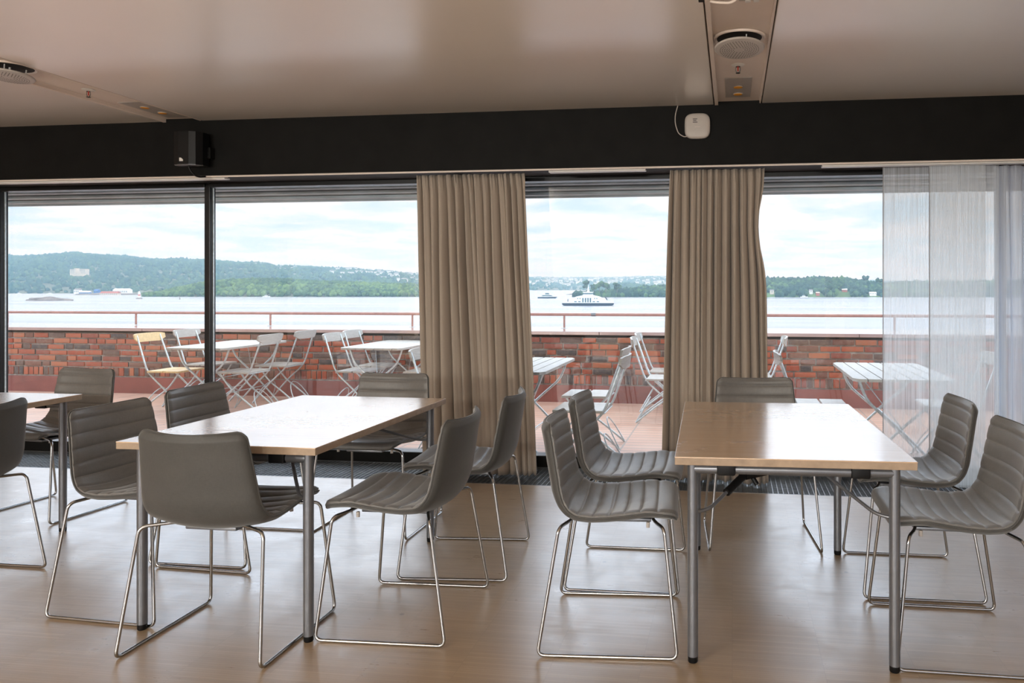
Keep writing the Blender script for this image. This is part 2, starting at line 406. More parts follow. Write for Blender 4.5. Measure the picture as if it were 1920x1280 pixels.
# ceiling: glossy panels with two recessed service strips between them
SLOTS = [(-4.07, -3.762), (-.118, .189)]
CP = [(XL, SLOTS[0][0]-.004), (SLOTS[0][1], SLOTS[1][0]-.004), (SLOTS[1][1], XR)]
for i, (a, b) in enumerate(CP):
    o = MB().cbox(a, b, YB, YBM+.02, ZC, ZC+.03, .004).build('ceiling', ceilm, **S)
MB().box(XL, XR, YB, YW+.3, ZC+.03+.02, ZC+.2).build('ceiling', slotm, **S)
k = 1
for (a, b) in SLOTS:
    MB().box(a+.012, b-.006, YB, YBM+.02, ZC+.018, ZC+.049).build('trim_%d' % k, slotm, **S); k += 1
    tr = MB(); tr.cbox(a+.004, a+.026, YB, YBM-.0, ZC-.006, ZC+.02, .002)
    tr.build('trim_%d' % k, slotm, **S); k += 1
    tr = MB(); tr.cbox(b-.016, b-.006, YB, YBM-.0, ZC-.001, ZC+.02, .002)
    tr.build('trim_%d' % k, slotm, **S); k += 1
# the black beam over the windows
MB().cbox(XL, XR, YBM, YW+.12, ZB, ZC+.05, .003).build('trim_%d' % k, black, **S); k += 1
# curtain rails under the beam
def rail(x0, x1, y, z, w, m, label):
    r = MB(); r.cbox(x0, x1, y, y+w, z, z+.012, .002)
    r.box(x0+.002, x1-.002, y+w*.3, y+w*.7, z+.012, ZB+.001)
    return tag(r.build('curtain_rail', m, None), label, 'curtain rail', 'curtain rails under the black beam')
rail(XL+.3, XR-.3, 5.005, 2.088, .010, slotm, 'long thin beige rail along the front edge of the black beam')
rail(-6.2, -3.62, 5.03, 2.078, .06, whitemet, 'wide pale rail under the beam below the black loudspeaker')
rail(-1.235, -.575, 5.03, 2.078, .06, whitemet, 'short pale rail under the beam between the two beige curtains')
rail(.575, 3.2, 5.03, 2.078, .06, whitemet, 'pale rail under the beam carrying the white sheer curtains')

# windows: each bay has its frame and its pane
MX = [-9.55, -7.72, -5.88, -4.045, -2.03, -.19, 1.775, 3.7, 5.6]
for i in range(len(MX)-1):
    a, b = MX[i], MX[i+1]
    fm = MB()
    fm.cbox(a, a+.045, YW-.035, YW+.035, .0, ZB+.002, .004)
    fm.cbox(a+.05, b+.01, YW-.06, YW+.06, -.10, .082, .004)
    fm.cbox(a+.05, b+.01, YW-.05, YW+.06, 2.068, ZB+.002, .003)
    if i == len(MX)-2: fm.cbox(b, b+.07, YW-.06, YW+.06, 0, ZB+.002, .004)
    fo = fm.build('window_%d' % (i+1), frame_m, **S)
    ss = MB(); ss.cbox(a+.044, a+.051, YW+.0, YW+.012, .085, 2.068, .001)
    ss.build('glazing_bead', galv, fo)
    MB().box(a+.042, b+.004, YW+.018, YW+.024, .075, 2.075).build('pane', glass, fo)
MB().cbox(XL, XR, YG1, YW-.055, -.12, .078, .003).build('baseboard_front', black, **S)

# floor grille over the convector trench
g = MB()
x = XL+.02
GX0, GX1 = -7.2, 3.4
nb = 20
for i in range(nb+1):
    y = YG0+.012+(YG1-YG0-.024)*i/nb
    g.box(GX0, GX1, y-.0014, y+.0014, -.026, -.003)
x = GX0
while x <= GX1: g.box(x-.0016, x+.0016, YG0+.006, YG1-.004, -.024, -.001); x += .032
g.box(GX0, GX1, YG0, YG0+.006, -.03, .001); g.box(GX0, GX1, YG1-.006, YG1, -.03, .001)
for xx in (GX0, -5.8, -4.4, -3.0, -1.6, -.2, 1.2, 2.6, GX1-.006): g.box(xx, xx+.006, YG0, YG1, -.1, -.004)
tag(g.build('floor_grille', grillm), 'dark steel floor grille running along the foot of the windows', 'floor grille')

# ------------------------------------------------------------------ ceiling fittings
def vent(x, y, label, tilt):
    r = thing('ceiling_vent', label, 'ceiling vent', (x, y, ZC+.018), 0, 'round supply air valves in the ceiling strips')
    MB().lathe([(.108, -.001), (.108, -.010), (.118, -.014), (.124, -.012), (.126, -.004), (.122, -.001)], n=48).build('collar', slotm, r, smooth=35)
    MB().lathe([(.001, -.010), (.107, -.010), (.107, -.003), (.001, -.003)], n=40).build('throat', darkhole, r, smooth=35)
    p = MB(); M = Matrix.Translation((0, -.01, -.060)) @ Matrix.Rotation(R(tilt), 4, 'X')
    # perforated disc: rings of quads with holes left as dark inlays
    p.lathe([(.001, -.008), (.095, -.008), (.116, -.004), (.120, .002), (.116, .006), (.095, .002), (.001, .002)], n=56, M=M)
    d = p.build('face_plate', whitepl, r, smooth=30)
    hb = MB()
    for ring in range(1, 8):
        rr = .018+ring*.0105; n = 6+ring*5
        for q in range(n):
            a = 2*math.pi*(q+.5*(ring % 2))/n
            hb.lathe([(.0026, -.0084), (.0026, -.0078)], c=(rr*math.cos(a), rr*math.sin(a), 0), n=6, M=M)
    hb.build('perforations', darkhole, d)
    MB().tube([(0, 0, -.008), (0, -.008, -.058)], .005, 8).build('stem', whitemet, r, smooth=60)
    for a in (.9, 2.6, 5.2):
        MB().tube([(.07*math.cos(a), .07*math.sin(a), -.008), (.07*math.cos(a), .07*math.sin(a)-.004, -.060)], .003, 6).build('spacer', whitemet, r, smooth=60)
    return r
vent(.033, 3.70, 'round perforated ceiling vent in the ceiling strip above the right curtain', -7)
vent(-3.905, 3.66, 'round perforated ceiling vent cut by the left edge of the photo', -5)
def sprinkler(x, y, label):
    r = thing('sprinkler_head', label, 'sprinkler', (x, y, ZC+.018), 0, 'sprinkler heads in the ceiling strips')
    MB().lathe([(.036, 0), (.036, -.004), (.016, -.010), (.012, -.010)], n=32).build('escutcheon', whitemet, r, smooth=40)
    b = MB(); b.tube([(-.011, 0, -.008), (-.013, 0, -.03), (-.006, 0, -.044)], .0025, 6, fillet=.006); b.tube([(.011, 0, -.008), (.013, 0, -.03), (.006, 0, -.044)], .0025, 6, fillet=.006)
    b.lathe([(.012, -.008), (.012, -.013)], n=16)
    b.build('yoke', chrome, r, smooth=50)
    MB().lathe([(.0035, -.012), (.0035, -.036)], n=10).build('bulb', redm, r, smooth=60)
    MB().lathe([(.013, -.044), (.013, -.047)], n=16).build('deflector', chrome, r, smooth=40)
sprinkler(.030, 4.165, 'sprinkler head between the right ceiling vent and the orange discs')
sprinkler(-3.905, 4.17, 'sprinkler head in the left ceiling strip')
def plate(x, y0, y1, ys, label):
    r = thing('ceiling_plate', label, 'ceiling plate', (x, (y0+y1)/2, ZC+.018), 0, 'service plates with two orange discs')
    h = (y1-y0)/2
    MB().cbox(-.078, .078, -h, h, -.004, .0, .001).build('cover', whitepl, r)
    for yy in ys:
        d = MB().lathe([(.030, -.0035), (.030, -.007), (.0275, -.008)], c=(0, yy-(y0+y1)/2, 0), n=28).build('disc_rim', whitepl, r, smooth=40)
        MB().lathe([(.0265, -.0075), (.0265, -.0095), (.022, -.0105)], c=(0, yy-(y0+y1)/2, 0), n=28).build('orange_disc', orange, d, smooth=40)
plate(.034, 4.42, 4.87, (4.615, 4.785), 'ceiling plate with two orange discs right of the white router')
plate(-3.905, 4.48, 4.93, (4.62, 4.78), 'ceiling plate with two orange discs above the loudspeaker')
# the fitting half out of the frame at the top
r = thing('cable_box', 'white junction box with reflective tabs hanging at the top edge of the photo', 'junction box', (.075, 3.12, ZC+.018))
MB().cbox(-.05, .05, -.06, .03, -.035, 0, .006).build('housing', whitepl, r, smooth=40)
for dx in (-.012, .022): MB().cbox(dx-.011, dx+.011, .02, .045, -.036, -.028, .001).build('tab', whitemet, r)
MB().cbox(-.125, -.1, -.0, .03, -.02, .004, .002, M=Matrix.Translation((-.09, .03, 0))).build('socket', plastic, r)
MB().tube([(-.19, .045, -.012), (-.15, .05, -.026), (-.08, .045, -.034), (-.05, .02, -.024), (-.03, .0, -.02)], .006, 8, fillet=.02).build('cable', slotm, r, smooth=60)

# white router on the beam, with its cable
r = thing('wifi_router', 'white rounded square wireless router with faint print on the black beam', 'router', (-.226, YBM, 2.349))
def squircle(w, h, n=40, e=3.6):
    out = []
    for i in range(n):
        a = 2*math.pi*i/n; c, s_ = math.cos(a), math.sin(a)
        out.append((math.copysign(abs(c)**(2/e), c)*w/2, math.copysign(abs(s_)**(2/e), s_)*h/2))
    return out
b = MB(); rings = [(.150, -.001), (.160, -.006), (.166, -.016), (.166, -.026), (.158, -.034), (.13, -.0375), (.06, -.038), (.002, -.038)]
vs = []; fs = []
for (w, y) in rings: vs += [(p[0], y, p[1]) for p in squircle(w, w)]
for j in range(len(rings)-1):
    for q in range(40): fs.append((j*40+q, j*40+(q+1) % 40, (j+1)*40+(q+1) % 40, (j+1)*40+q))
fs.append(tuple(range(40)))
b.add(vs, fs).build('casing', whitepl, r, smooth=60)
for j, (x0, x1, zz_) in enumerate([(-.029, .000, .044), (-.027, -.006, .034), (-.029, .001, .023)]):
    MB().box(x0, x1, -.0388, -.0378, zz_-.0028, zz_+.0028).build('print_line', printm, r)
MB().box(-.018, .018, -.0388, -.0378, -.0088, -.0074).build('print_line', slotm, r)
o = MB().tube([(-.355, YBM-.004, ZC-.002), (-.372, YBM-.006, 2.43), (-.372, YBM-.006, 2.37), (-.350, YBM-.006, 2.305), (-.31, YBM-.006, 2.283), (-.285, YBM-.010, 2.290)], .0035, 8, fillet=.03, seg=6).build('router_cable', whitepl, r, smooth=60)
o.matrix_parent_inverse = Matrix.Translation((.226, -YBM, -2.349))

# loudspeaker on its bracket
r = thing('wall_loudspeaker', 'small black loudspeaker on the beam above the dark window mullion', 'loudspeaker', (-3.79, YBM, 2.27))
prof = [(-.105, -.045), (-.108, -.10), (-.088, -.14), (-.05, -.158), (.03, -.166), (.07, -.15), (.098, -.11), (.105, -.045)]
b = MB(); sh = []
M = Matrix.Rotation(R(6), 4, 'Z')
b.prism(prof, -.115, .115, 'z', M).build('cabinet', plastic, r)
b = MB(); b.prism([(-.104, -.10), (-.085, -.142), (-.05, -.160), (.03, -.168), (.072, -.152), (.1, -.11)], -.118, -.115, 'z', M); b.build('base_edge', greysteel, r)
lg = MB(); lg.prism([(-.013, -.012), (.013, -.012), (.013, .0), (-.002, .012), (-.013, .012)], -.169, -.165, 'y', Matrix.Rotation(R(2), 4, 'Z') @ Matrix.Translation((-.012, .003, -.082)))
lg.build('logo_badge', whitemet, r)
MB().cbox(-.03, .03, -.06, 0, -.05, .05, .004).build('bracket', black, r); MB().cbox(.103, .128, -.05, 0, -.06, .02, .004).build('bracket_arm', black, r)
for zz_ in (-.02, -.045): MB().lathe([(.004, 0), (.004, .003)], n=8, M=Matrix.Translation((.118, -.05, zz_)) @ Matrix.Rotation(R(90), 4, 'X')).build('bracket_screw', chrome, r)
MB().tube([(.0, -.10, -.115), (.01, -.095, -.15), (.035, -.08, -.185), (.055, -.06, -.19), (.07, -.02, -.182)], .006, 8, fillet=.02).build('cable', plastic, r, smooth=60)

# pendants added out of view behind the camera to fill the dark interior
em = bpy.data.materials.new('fill_lamp_glow'); em.use_nodes = True
eb = em.node_tree.nodes['Principled BSDF']; eb.inputs['Emission Color'].default_value = (1, .88, .75, 1); eb.inputs['Emission Strength'].default_value = 2.5
def pendant(x, y, label):
    r = thing('fill_pendant', label, 'lamp', (x, y, ZC), 0, 'added fill lamps in the rear of the room')
    MB().lathe([(.04, 0), (.04, -.02)], n=16).build('ceiling_rose', whitemet, r, smooth=40)
    MB().tube([(0, 0, -.02), (0, 0, -.42)], .003, 6).build('cord', plastic, r)
    MB().lathe([(.02, -.40), (.05, -.42), (.085, -.46), (.08, -.46), (.045, -.425), (.018, -.41)], n=32, cap=False).build('shade', whitemet, r, smooth=50)
    MB().lathe([(.02, -.43), (.05, -.45), (.06, -.48), (.05, -.51), (.02, -.52)], n=20).build('bulb', em, r, smooth=60)
    l = bpy.data.lights.new('fill_light', 'POINT'); l.energy = FILL_LAMP_W; l.color = (1, .97, .89); l.shadow_soft_size = .12
    lo = bpy.data.objects.new('fill_light', l); COL.objects.link(lo); lo.location = (x, y, ZC-.62)
for i, (x, y) in enumerate(FILL_LAMPS): pendant(x, y, 'added white fill lamp hanging unseen in the rear of the room')

# ------------------------------------------------------------------ curtains
def drape(name, x0t, x1t, x0b, x1b, ztop, zbot, yc, folds, amp, seed, mat, label, cat='curtain', ncol=None, nrow=60, group=None, dense=True, topamp=.5, yb_off=0., pinch=0.):
    rnd = random.Random(seed)
    N = ncol or folds*18
    # fold phase with uneven widths, and per-fold amplitudes at the top and the bottom
    wts = [rnd.uniform(.65, 1.45) for _ in range(folds)]; cum = [0]
    for w in wts: cum.append(cum[-1]+w)
    tot = cum[-1]
    At = [rnd.uniform(.6, 1.25) for _ in range(folds)]
    Ab = [rnd.choice((.12, .35, .9, 1.2, 1.5)) if dense else rnd.uniform(.4, 1.3) for _ in range(folds)]
    wb_ = [w*(rnd.uniform(.9, 1.9) if A_ > .5 else rnd.uniform(.4, 1.5)) for w, A_ in zip(wts, Ab)]; cb = [0]
    for w in wb_: cb.append(cb[-1]+w)
    sk = [rnd.uniform(-.35, .35) for _ in range(folds)]
    vs = []; fs = []
    for j in range(nrow+1):
        v = j/nrow; z = ztop+(zbot-ztop)*v
        e = v**.8
        x0 = x0t+(x0b-x0t)*e; x1 = x1t+(x1b-x1t)*e
        for i in range(N+1):
            u = i/N*folds; k = min(int(u), folds-1); fr = u-k
            ct = (cum[k]+fr*wts[k])/tot; cbt = (cb[k]+fr*wb_[k])/cb[-1]
            c = ct*(1-e)+cbt*e
            ph = 2*math.pi*fr
            A = amp*((At[k]*(1-e)+Ab[k]*e))*(topamp+(1-topamp)*min(1, v*3.5))
            # fade amplitude across fold joints so neighbours meet
            w = (x1-x0)/folds
            y = -A*math.cos(ph) + A*.12*math.sin(2*ph+sk[k]*4)
            x = x0+(x1-x0)*c + math.sin(ph)*w*.30*(.4+.6*e)*(1 if dense else .3) + sk[k]*w*.25*math.sin(ph/2)**2*e
            x -= pinch*(i/N)**9*math.exp(-((v-.19)/.11)**2)
            if v < .035: y *= 1+.35*math.sin(9*ph)*(1-v/.035); x += .004*math.sin(5*ph+k)
            y += .012*noise.noise((x*2.3, z*.9, seed))*3*v + yb_off*v
            vs.append((x, yc+y, z + (.006*math.sin(ph*.5+k) if j == nrow else 0)))
    for j in range(nrow):
        for i in range(N):
            a = j*(N+1)+i; fs.append((a, a+1, a+N+2, a+N+1))
    o = MB().add(vs, fs).build(name, mat, None, smooth=180)
    sol = o.modifiers.new('thickness', 'SOLIDIFY'); sol.thickness = .0016; sol.offset = 0
    return tag(o, label, cat, group)
drape('curtain', -2.20, -1.425, -2.155, -1.335, 2.086, .012, 5.115, 15, .050, 5, drapem, 'wide beige pleated curtain left of the ferry view, behind two chairs', group='beige floor length curtains', yb_off=-.0)
drape('curtain', -.415, .215, -.47, .235, 2.086, .012, 5.115, 13, .050, 12, drapem, 'narrower beige pleated curtain right of the ferry view, behind the right table', group='beige floor length curtains', pinch=.055)

hemm = pbr('grey_hem', (.38, .39, .41), .8, noise_amt=.05)
def sheer(x0, x1, yc, mat, label, seed, folds=0, amp=.0, bow=0.):
    if folds:
        o = drape('sheer_curtain', x0, x1, x0, x1, 2.086, .02, yc, folds, amp, seed, mat, label, 'sheer curtain', group='white sheer curtain panels', topamp=.8)
        o.modifiers.clear(); return o
    nx, nz = 24, 40; vs = []; fs = []
    for j in range(nz+1):
        v = j/nz; z = 2.086-(2.086-.02)*v
        for i in range(nx+1):
            u = i/nx; xx = x0+(x1-x0)*u + (bow*v if i == nx else 0)
            vs.append((xx, yc+.006*math.sin(u*5+seed)+.008*v*math.sin(u*7+seed*2), z))
    for j in range(nz):
        for i in range(nx): a = j*(nx+1)+i; fs.append((a, a+1, a+nx+2, a+nx+1))
    o = MB().add(vs, fs).build('sheer_curtain', mat, None, smooth=180)
    hem = MB().box(x0, x0+.003, yc-.006, yc+.010, .02, 2.086).build('side_hem', hemm, o)
    return tag(o, label, 'sheer curtain', 'white sheer curtain panels')
sheer(.978, 1.70, 5.16, sheer1, 'white striped sheer panel hanging nearest the right beige curtain', 1)
sheer(1.255, 1.60, 5.10, sheer1, 'second white sheer layer overlapping the middle of the sheer panels', 2)
sheer(1.67, 2.9, 5.20, sheer2, 'dense grey-white gathered sheer curtain at the right edge of the photo', 7, folds=16, amp=.035)

# ------------------------------------------------------------------ indoor tables
def make_table(L):
    r = thing('folding_table', 'x', 'table', (0, 0, 0), 0, 'folding tables with grey tube legs')
    w, l, h = .805, L, .725
    MB().cbox(-w/2, w/2, -l/2, l/2, h-.0035, h, .0012).build('tabletop', veneer, r)
    e = MB().cbox(-w/2+.0005, w/2-.0005, -l/2+.0005, l/2-.0005, h-.028, h-.0033, .002).build('table_edge', edgew, r)
    ix, iy = .061, .058
    for sy in (-1, 1):
        Y = sy*(l/2-iy)
        c = MB().tube([(-(w/2-ix), Y, h-.051), ((w/2-ix), Y, h-.051)], .0178, 14).build('cross_tube', greysteel, r, smooth=50)
        for sx in (-1, 1):
            X = sx*(w/2-ix)
            lg = MB().tube([(X, Y, .022), (X, Y, h-.0295)], .0185, 16)
            lo = lg.build('leg', greysteel, r, smooth=50)
            MB().lathe([(.015, 0), (.0175, .004), (.0175, .024)], c=(X, Y, 0), n=16).build('foot_cap', plastic, lo, smooth=50)
            MB().cbox(sx*(w/2-ix-.115)-.032, sx*(w/2-ix-.115)+.032, Y-.026, Y+.026, h-.070, h-.028, .008).build('clamp', plastic, r, smooth=40)
            p0 = Vector((X, Y, .520)); p1 = Vector((X-sx*.055, Y-sy*.03, .523)); p2 = Vector((sx*.02, Y-sy*.36, .69)); p3 = Vector((sx*.01, Y-sy*.39, h-.03))
            st = MB().tube([p0, p1, p2, p3], .0065, 10, fillet=.045).build('strut', chrome if False else greysteel, r, smooth=60)
    return r
tR = make_table(1.25); tR.location = (.186, 3.232, 0); tR.rotation_euler = (0, 0, .033)
tR['label'] = 'right folding table, its left part tan brown, the rest reflecting the window'
# black lever lock on the front left strut of the right table
a = Vector((-.28, -.55, .53)); 
lk = MB(); d = Vector((.36, .36, .19)).normalized()
def along(t_): # point on the front left strut
    p1 = Vector((-(.4025-.061)+.055, -(.625-.058)+.03, .523)); p2 = Vector((-.02, -(.625-.058)+.36, .69)); return p1+(p2-p1)*t_
lk.tube([along(.24), along(.62)], .015, 10); lk.tube([along(.50)+Vector((.0, -.005, .0)), along(.66)+Vector((.035, -.01, -.02))], .018, 10)
lk.tube([along(.56), along(.56)+Vector((.03, -.02, -.045))], .009, 8); lk.tube([along(.4), along(.62)+Vector((-.01, 0, .035))], .009, 8)
lk.build('lever_lock', plastic, tR, smooth=50)
tL = make_table(1.225); tL.location = (-1.884, 3.178, 0); tL.rotation_euler = (0, 0, -.011)
tL['label'] = 'middle folding table with worn white glare across the whole top'
tF = copy_tree(tL); tF.location = (-3.482-.4025, 3.678-.6125, 0); tF.rotation_euler = (0, 0, 0)
tF['label'] = 'folding table cut off by the left edge of the photo'

# ------------------------------------------------------------------ indoor chairs: upholstered shell on a wire sled base
def catmull(P, n):
    out = []
    m = len(P)
    for i in range(m-1):
        p0 = P[max(i-1, 0)]; p1 = P[i]; p2 = P[i+1]; p3 = P[min(i+2, m-1)]
        for k_ in range(n):
            t_ = k_/n
            out.append(tuple(.5*((2*b_)+(-a_+c_)*t_+(2*a_-5*b_+4*c_-d_)*t_*t_+(-a_+3*b_-3*c_+d_)*t_**3) for a_, b_, c_, d_ in zip(p0, p1, p2, p3)))
    out.append(P[-1]); return out
PROF = [(.243, .462), (.225, .480), (.16, .481), (.08, .471), (.0, .462), (-.08, .459), (-.135, .466), (-.178, .497), (-.202, .548), (-.214, .61), (-.225, .67), (-.236, .735), (-.249, .798)]
def make_chair():
    r = thing('sled_chair', 'x', 'chair', (0, 0, 0), 0, 'grey upholstered sled base chairs')
    pts = [Vector(p) for p in catmull(PROF, 12)]
    # resample by arc length
    L = [0.]
    for i in range(1, len(pts)): L.append(L[-1]+(pts[i]-pts[i-1]).length)
    NS = 216; prof = []
    j = 0
    for k_ in range(NS+1):
        s = L[-1]*k_/NS
        while j < len(L)-2 and L[j+1] < s: j += 1
        f = (s-L[j])/max(1e-9, L[j+1]-L[j]); prof.append(pts[j].lerp(pts[j+1], f))
    T = L[-1]; NT_ = 26
    seams = [.075+i*.058 for i in range(0, 14)]
    def hw(s):              # half width
        w = .222+.014*math.sin(min(1, s/T/.55)*math.pi/2) if s < T*.55 else .236-.032*(s/T-.55)/.45
        for d_, R_ in ((s, .055), (T-s, .032)):
            if d_ < R_: w -= R_*(1-math.sqrt(max(0, 1-(1-d_/R_)**2)))
        return w
    def surf(s_i, t_, off):
        s = T*s_i/NS; p = prof[s_i]
        q = prof[min(NS, s_i+1)]-prof[max(0, s_i-1)]; q.normalize(); nrm = Vector((q.y, -q.x))  # points up and forward
        if nrm.y < 0 and s < T*.4: nrm = -nrm
        isback = min(1, max(0, (s/T-.42)/.16))
        dish = (.026*(1-isback)*min(1, s/.12) + .042*isback)
        c = (t_*t_-.35)*dish
        n2 = nrm*(off+c)
        return Vector((t_*hw(s), p.x+n2.x, p.y+n2.y))
    # make sure the normal points to the sitter's side
    def grid(off_fn, tmax=1.):
        vs = []
        for i in range(NS+1):
            for k_ in range(NT_+1):
                t_ = (-1+2*k_/NT_)*tmax; vs.append(surf(i, t_, off_fn(i, t_)))
        return vs
    def closed(top, bot, name, mat, parent):
        n = NT_+1; vs = [tuple(v) for v in top]+[tuple(v) for v in bot]; o_ = len(top); fs = []
        for i in range(NS):
            for k_ in range(NT_):
                a_ = i*n+k_; fs.append((a_, a_+1, a_+n+1, a_+n)); fs.append((o_+a_, o_+a_+n, o_+a_+n+1, o_+a_+1))
            for kk in (0, NT_):
                a_ = i*n+kk; fs.append((a_, a_+n, o_+a_+n, o_+a_))
        for ii in (0, NS):
            for k_ in range(NT_): a_ = ii*n+k_; fs.append((a_, a_+1, o_+a_+1, o_+a_))
        return MB().add(vs, fs).build(name, mat, parent, smooth=50)
    q = prof[64]-prof[62]; nsign = 1 if Vector((q.y, -q.x)).y > 0 else -1
    rnd = random.Random(3)
    tuft = [(rnd.choice((1, 2, 3, 4)), rnd.uniform(-.6, .6)) for _ in range(5)]
    def cush(i, t_):
        s = T*i/NS; d_ = min(abs(s-x_) for x_ in seams)
        e = min(1, (1-abs(t_))/.10); ee = math.sqrt(max(0, 1-(1-e)**2))
        end = min(1, s/.02, (T-s)/.02)
        puff = .0062*(1-math.exp(-(d_/.0065)**1.1))
        pk = 0
        for (si, tt) in tuft:
            ds = (s-seams[si])/.02; dt = (t_-tt)/.14; pk += .003*math.exp(-ds*ds-dt*dt)
        return nsign*((.004+.010*ee*end+puff*ee) - pk)
    def out(i, t_):
        s = T*i/NS; e = min(1, (1-abs(t_))/.14); ee = math.sqrt(max(0, 1-(1-e)**2)); end = min(1, s/.025, (T-s)/.02)
        return -nsign*(.003+.011*ee*max(.05, end))
    mid = grid(lambda i, t_: nsign*.002); 
    closed(grid(cush, .985), grid(lambda i, t_: nsign*.0015, .985), 'seat_cushion', cushm, r)
    closed(grid(lambda i, t_: nsign*.001), grid(out), 'shell', shellm, r)
    # piping round the rim
    n = NT_+1; rim = [mid[i*n] for i in range(0, NS+1)]+[mid[NS*n+k_] for k_ in range(1, NT_+1)]+[mid[i*n+NT_] for i in range(NS-1, -1, -1)]+[mid[k_] for k_ in range(NT_-1, 0, -1)]
    MB().tube(rim, .0032, 6, closed=True).build('piping', shellm, r, smooth=180)
    for sx in (-1, 1):
        zf, zr = .452, .450
        path = [(sx*.085, .145, zf+.006), (sx*.17, .165, zf), (sx*.236, .200, zf-.004), (sx*.2735, .247, .0065), (sx*.2735, -.247, .0065), (sx*.240, -.176, zr-.004), (sx*.16, -.140, zr+.002), (sx*.085, -.12, zr+.008)]
        MB().tube(path, .0062, 10, fillet=.028, seg=6).build('sled_leg', chrome, r, smooth=60)
    ub = MB(); ub.cbox(-.10, .10, -.125, .15, .428, .441, .005); ub.build('seat_bracket', greysteel, r, smooth=40)
    for (x_, y_) in ((-.15, .14), (.15, .14)): MB().lathe([(.007, 0), (.007, .02)], c=(x_, y_, .425), n=10).build('stop', whitepl, r)
    return r
chair0 = make_chair()
FX, FNX, FY, FNY = -math.pi/2, math.pi/2, 0, math.pi      # facing +X, -X, +Y, -Y
CH = [
 (-3.40, 2.86, FNX, 'grey sled chair cut off by the left edge, its smooth back towards us'),
 (-3.945, 3.965, FNY-.10, 'grey sled chair at the window end of the far left table'),
 (-2.425, 2.926, FX-.05, 'grey sled chair with ribbed back at the near left side of the middle table'),
 (-2.475, 3.518, FX, 'grey sled chair at the middle table, directly below the dark mullion'),
 (-1.865, 2.640, FY-.0, 'grey sled chair in the foreground with its smooth back to the camera'),
 (-1.935, 3.955, FNY, 'grey sled chair at the window end of the middle table'),
 (-1.285, 2.900, FNX+.03, 'grey sled chair at the near right side of the middle table, seen from behind'),
 (-1.257, 3.511, FNX+.085, 'grey sled chair in front of the wide beige curtain'),
 (-.457, 2.906, FX+.075, 'nearer of two grey sled chairs left of the right table'),
 (-.475, 3.475, FX+.015, 'farther of two grey sled chairs left of the right table'),
 (.140, 4.020, FNY+.09, 'grey sled chair at the window end of the right table'),
 (.787, 3.558, FNX+.015, 'farther grey sled chair right of the right table, against the sheer curtain'),
 (.800, 2.950, FNX, 'grey sled chair cut by the right edge of the photo'),
]
for i, (x, y, rz, lb) in enumerate(CH): place(chair0, i, (x, y, 0), rz, lb)

# ------------------------------------------------------------------ terrace
ZT = -.076; YP = 8.89; XPL, XPR = -13.5, 7.5
MB().box(-14, 8, YW+.06, YP+.3, ZT-.2, ZT).build('floor_terrace', tilem, **S)
MB().box(-14, 8, YW-.0, YW+.12, ZT-.2, .0).build('trim_outer_sill', mortar, **S)
MB().box(XPL, XPR, YP+.012, YP+.85, ZT-.1, .715).build('wall_parapet', mortar, **S)
MB().cbox(XPL, XPR, YP-.012, YP+.3, ZT-.02, .128, .003).build('baseboard_terrace', plinth, **S)
bk = MB(); rnd = random.Random(8)
z = .143
x = -13.45
while x < 7.4:                                           # soldier course
    w = rnd.uniform(.052, .066)
    bk.cbox(x, x+w, YP-rnd.uniform(.0, .006), YP+.05, z+rnd.uniform(0, .003), z+.105+rnd.uniform(-.004, .004), .006); x += w+rnd.uniform(.010, .015)
z = .262
for row in range(6):
    x = -13.3-rnd.uniform(0, .2)
    while x < 7.3:
        w = rnd.choice((.235, .235, .235, .115, .16, .2))*rnd.uniform(.93, 1.05); h = .059*rnd.uniform(.90, 1.08)
        z0 = z+rnd.uniform(-.003, .003)
        bk.cbox(x, x+w, YP-rnd.uniform(.0, .012), YP+.05, z0, z0+h, .008); x += w+rnd.uniform(.011, .020)
    z += .0745
bo = bk.build('brickwork', brick, None, smooth=40)
bo.parent = bpy.data.objects['wall_parapet']; bo['kind'] = 'structure'
cp = MB()
x = XPL
while x < XPR: cp.cbox(x, min(x+2.98, XPR), YP-.03, YP+1.0, .728, .768, .004); x += 2.985
cp.build('trim_coping', capm, None, **S)
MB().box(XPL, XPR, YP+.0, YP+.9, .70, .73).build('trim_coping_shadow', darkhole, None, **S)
# handrail standing on the coping
r = thing('handrail', 'long brown tubular handrail on short posts along the brick parapet', 'handrail', (0, YP+.68, .768))
MB().tube([(XPL, 0, .168), (XPR, 0, .182)], .019, 12).build('rail_tube', railm, r, smooth=50)
for x in (-12.27, -10.25, -8.225, -6.21, -4.19, -2.142, -.10, 1.95, 3.98, 6.):
    p = MB().tube([(x, 0, .004), (x, 0, .16)], .0135, 10).build('post', railm, r, smooth=50)
    MB().lathe([(.042, 0), (.042, .006)], c=(x, 0, 0), n=20).build('base_plate', galv, p)
MB().tube([(-1.79, 0, .1755), (-1.73, 0, .1758)], .0225, 12).build('joint_sleeve', greysteel, r, smooth=50)

# eave of stepped grey boards above the windows
ev = MB(); y = YW+.12
for i in range(5):                                       # boards stepping down and outwards, with shadow gaps
    ev.cbox(-14, 8, y+i*.115, y+i*.115+.095, 2.150-i*.026, 2.172-i*.026, .003)
ev.build('trim_eave', louv, None, **S)
MB().box(-14, 8, YW+.10, y+.62, 2.185, 2.31).build('trim_eave_deck', frame_m, None, **S)
MB().cbox(-14, 8, y+.575, y+.62, 2.035, 2.33, .004).build('trim_eave_fascia', louv, None, **S)
MB().box(-14, 8, YW-.05, YW+.12, 2.10, 3.0).build('wall_facade', louv, None, **S)

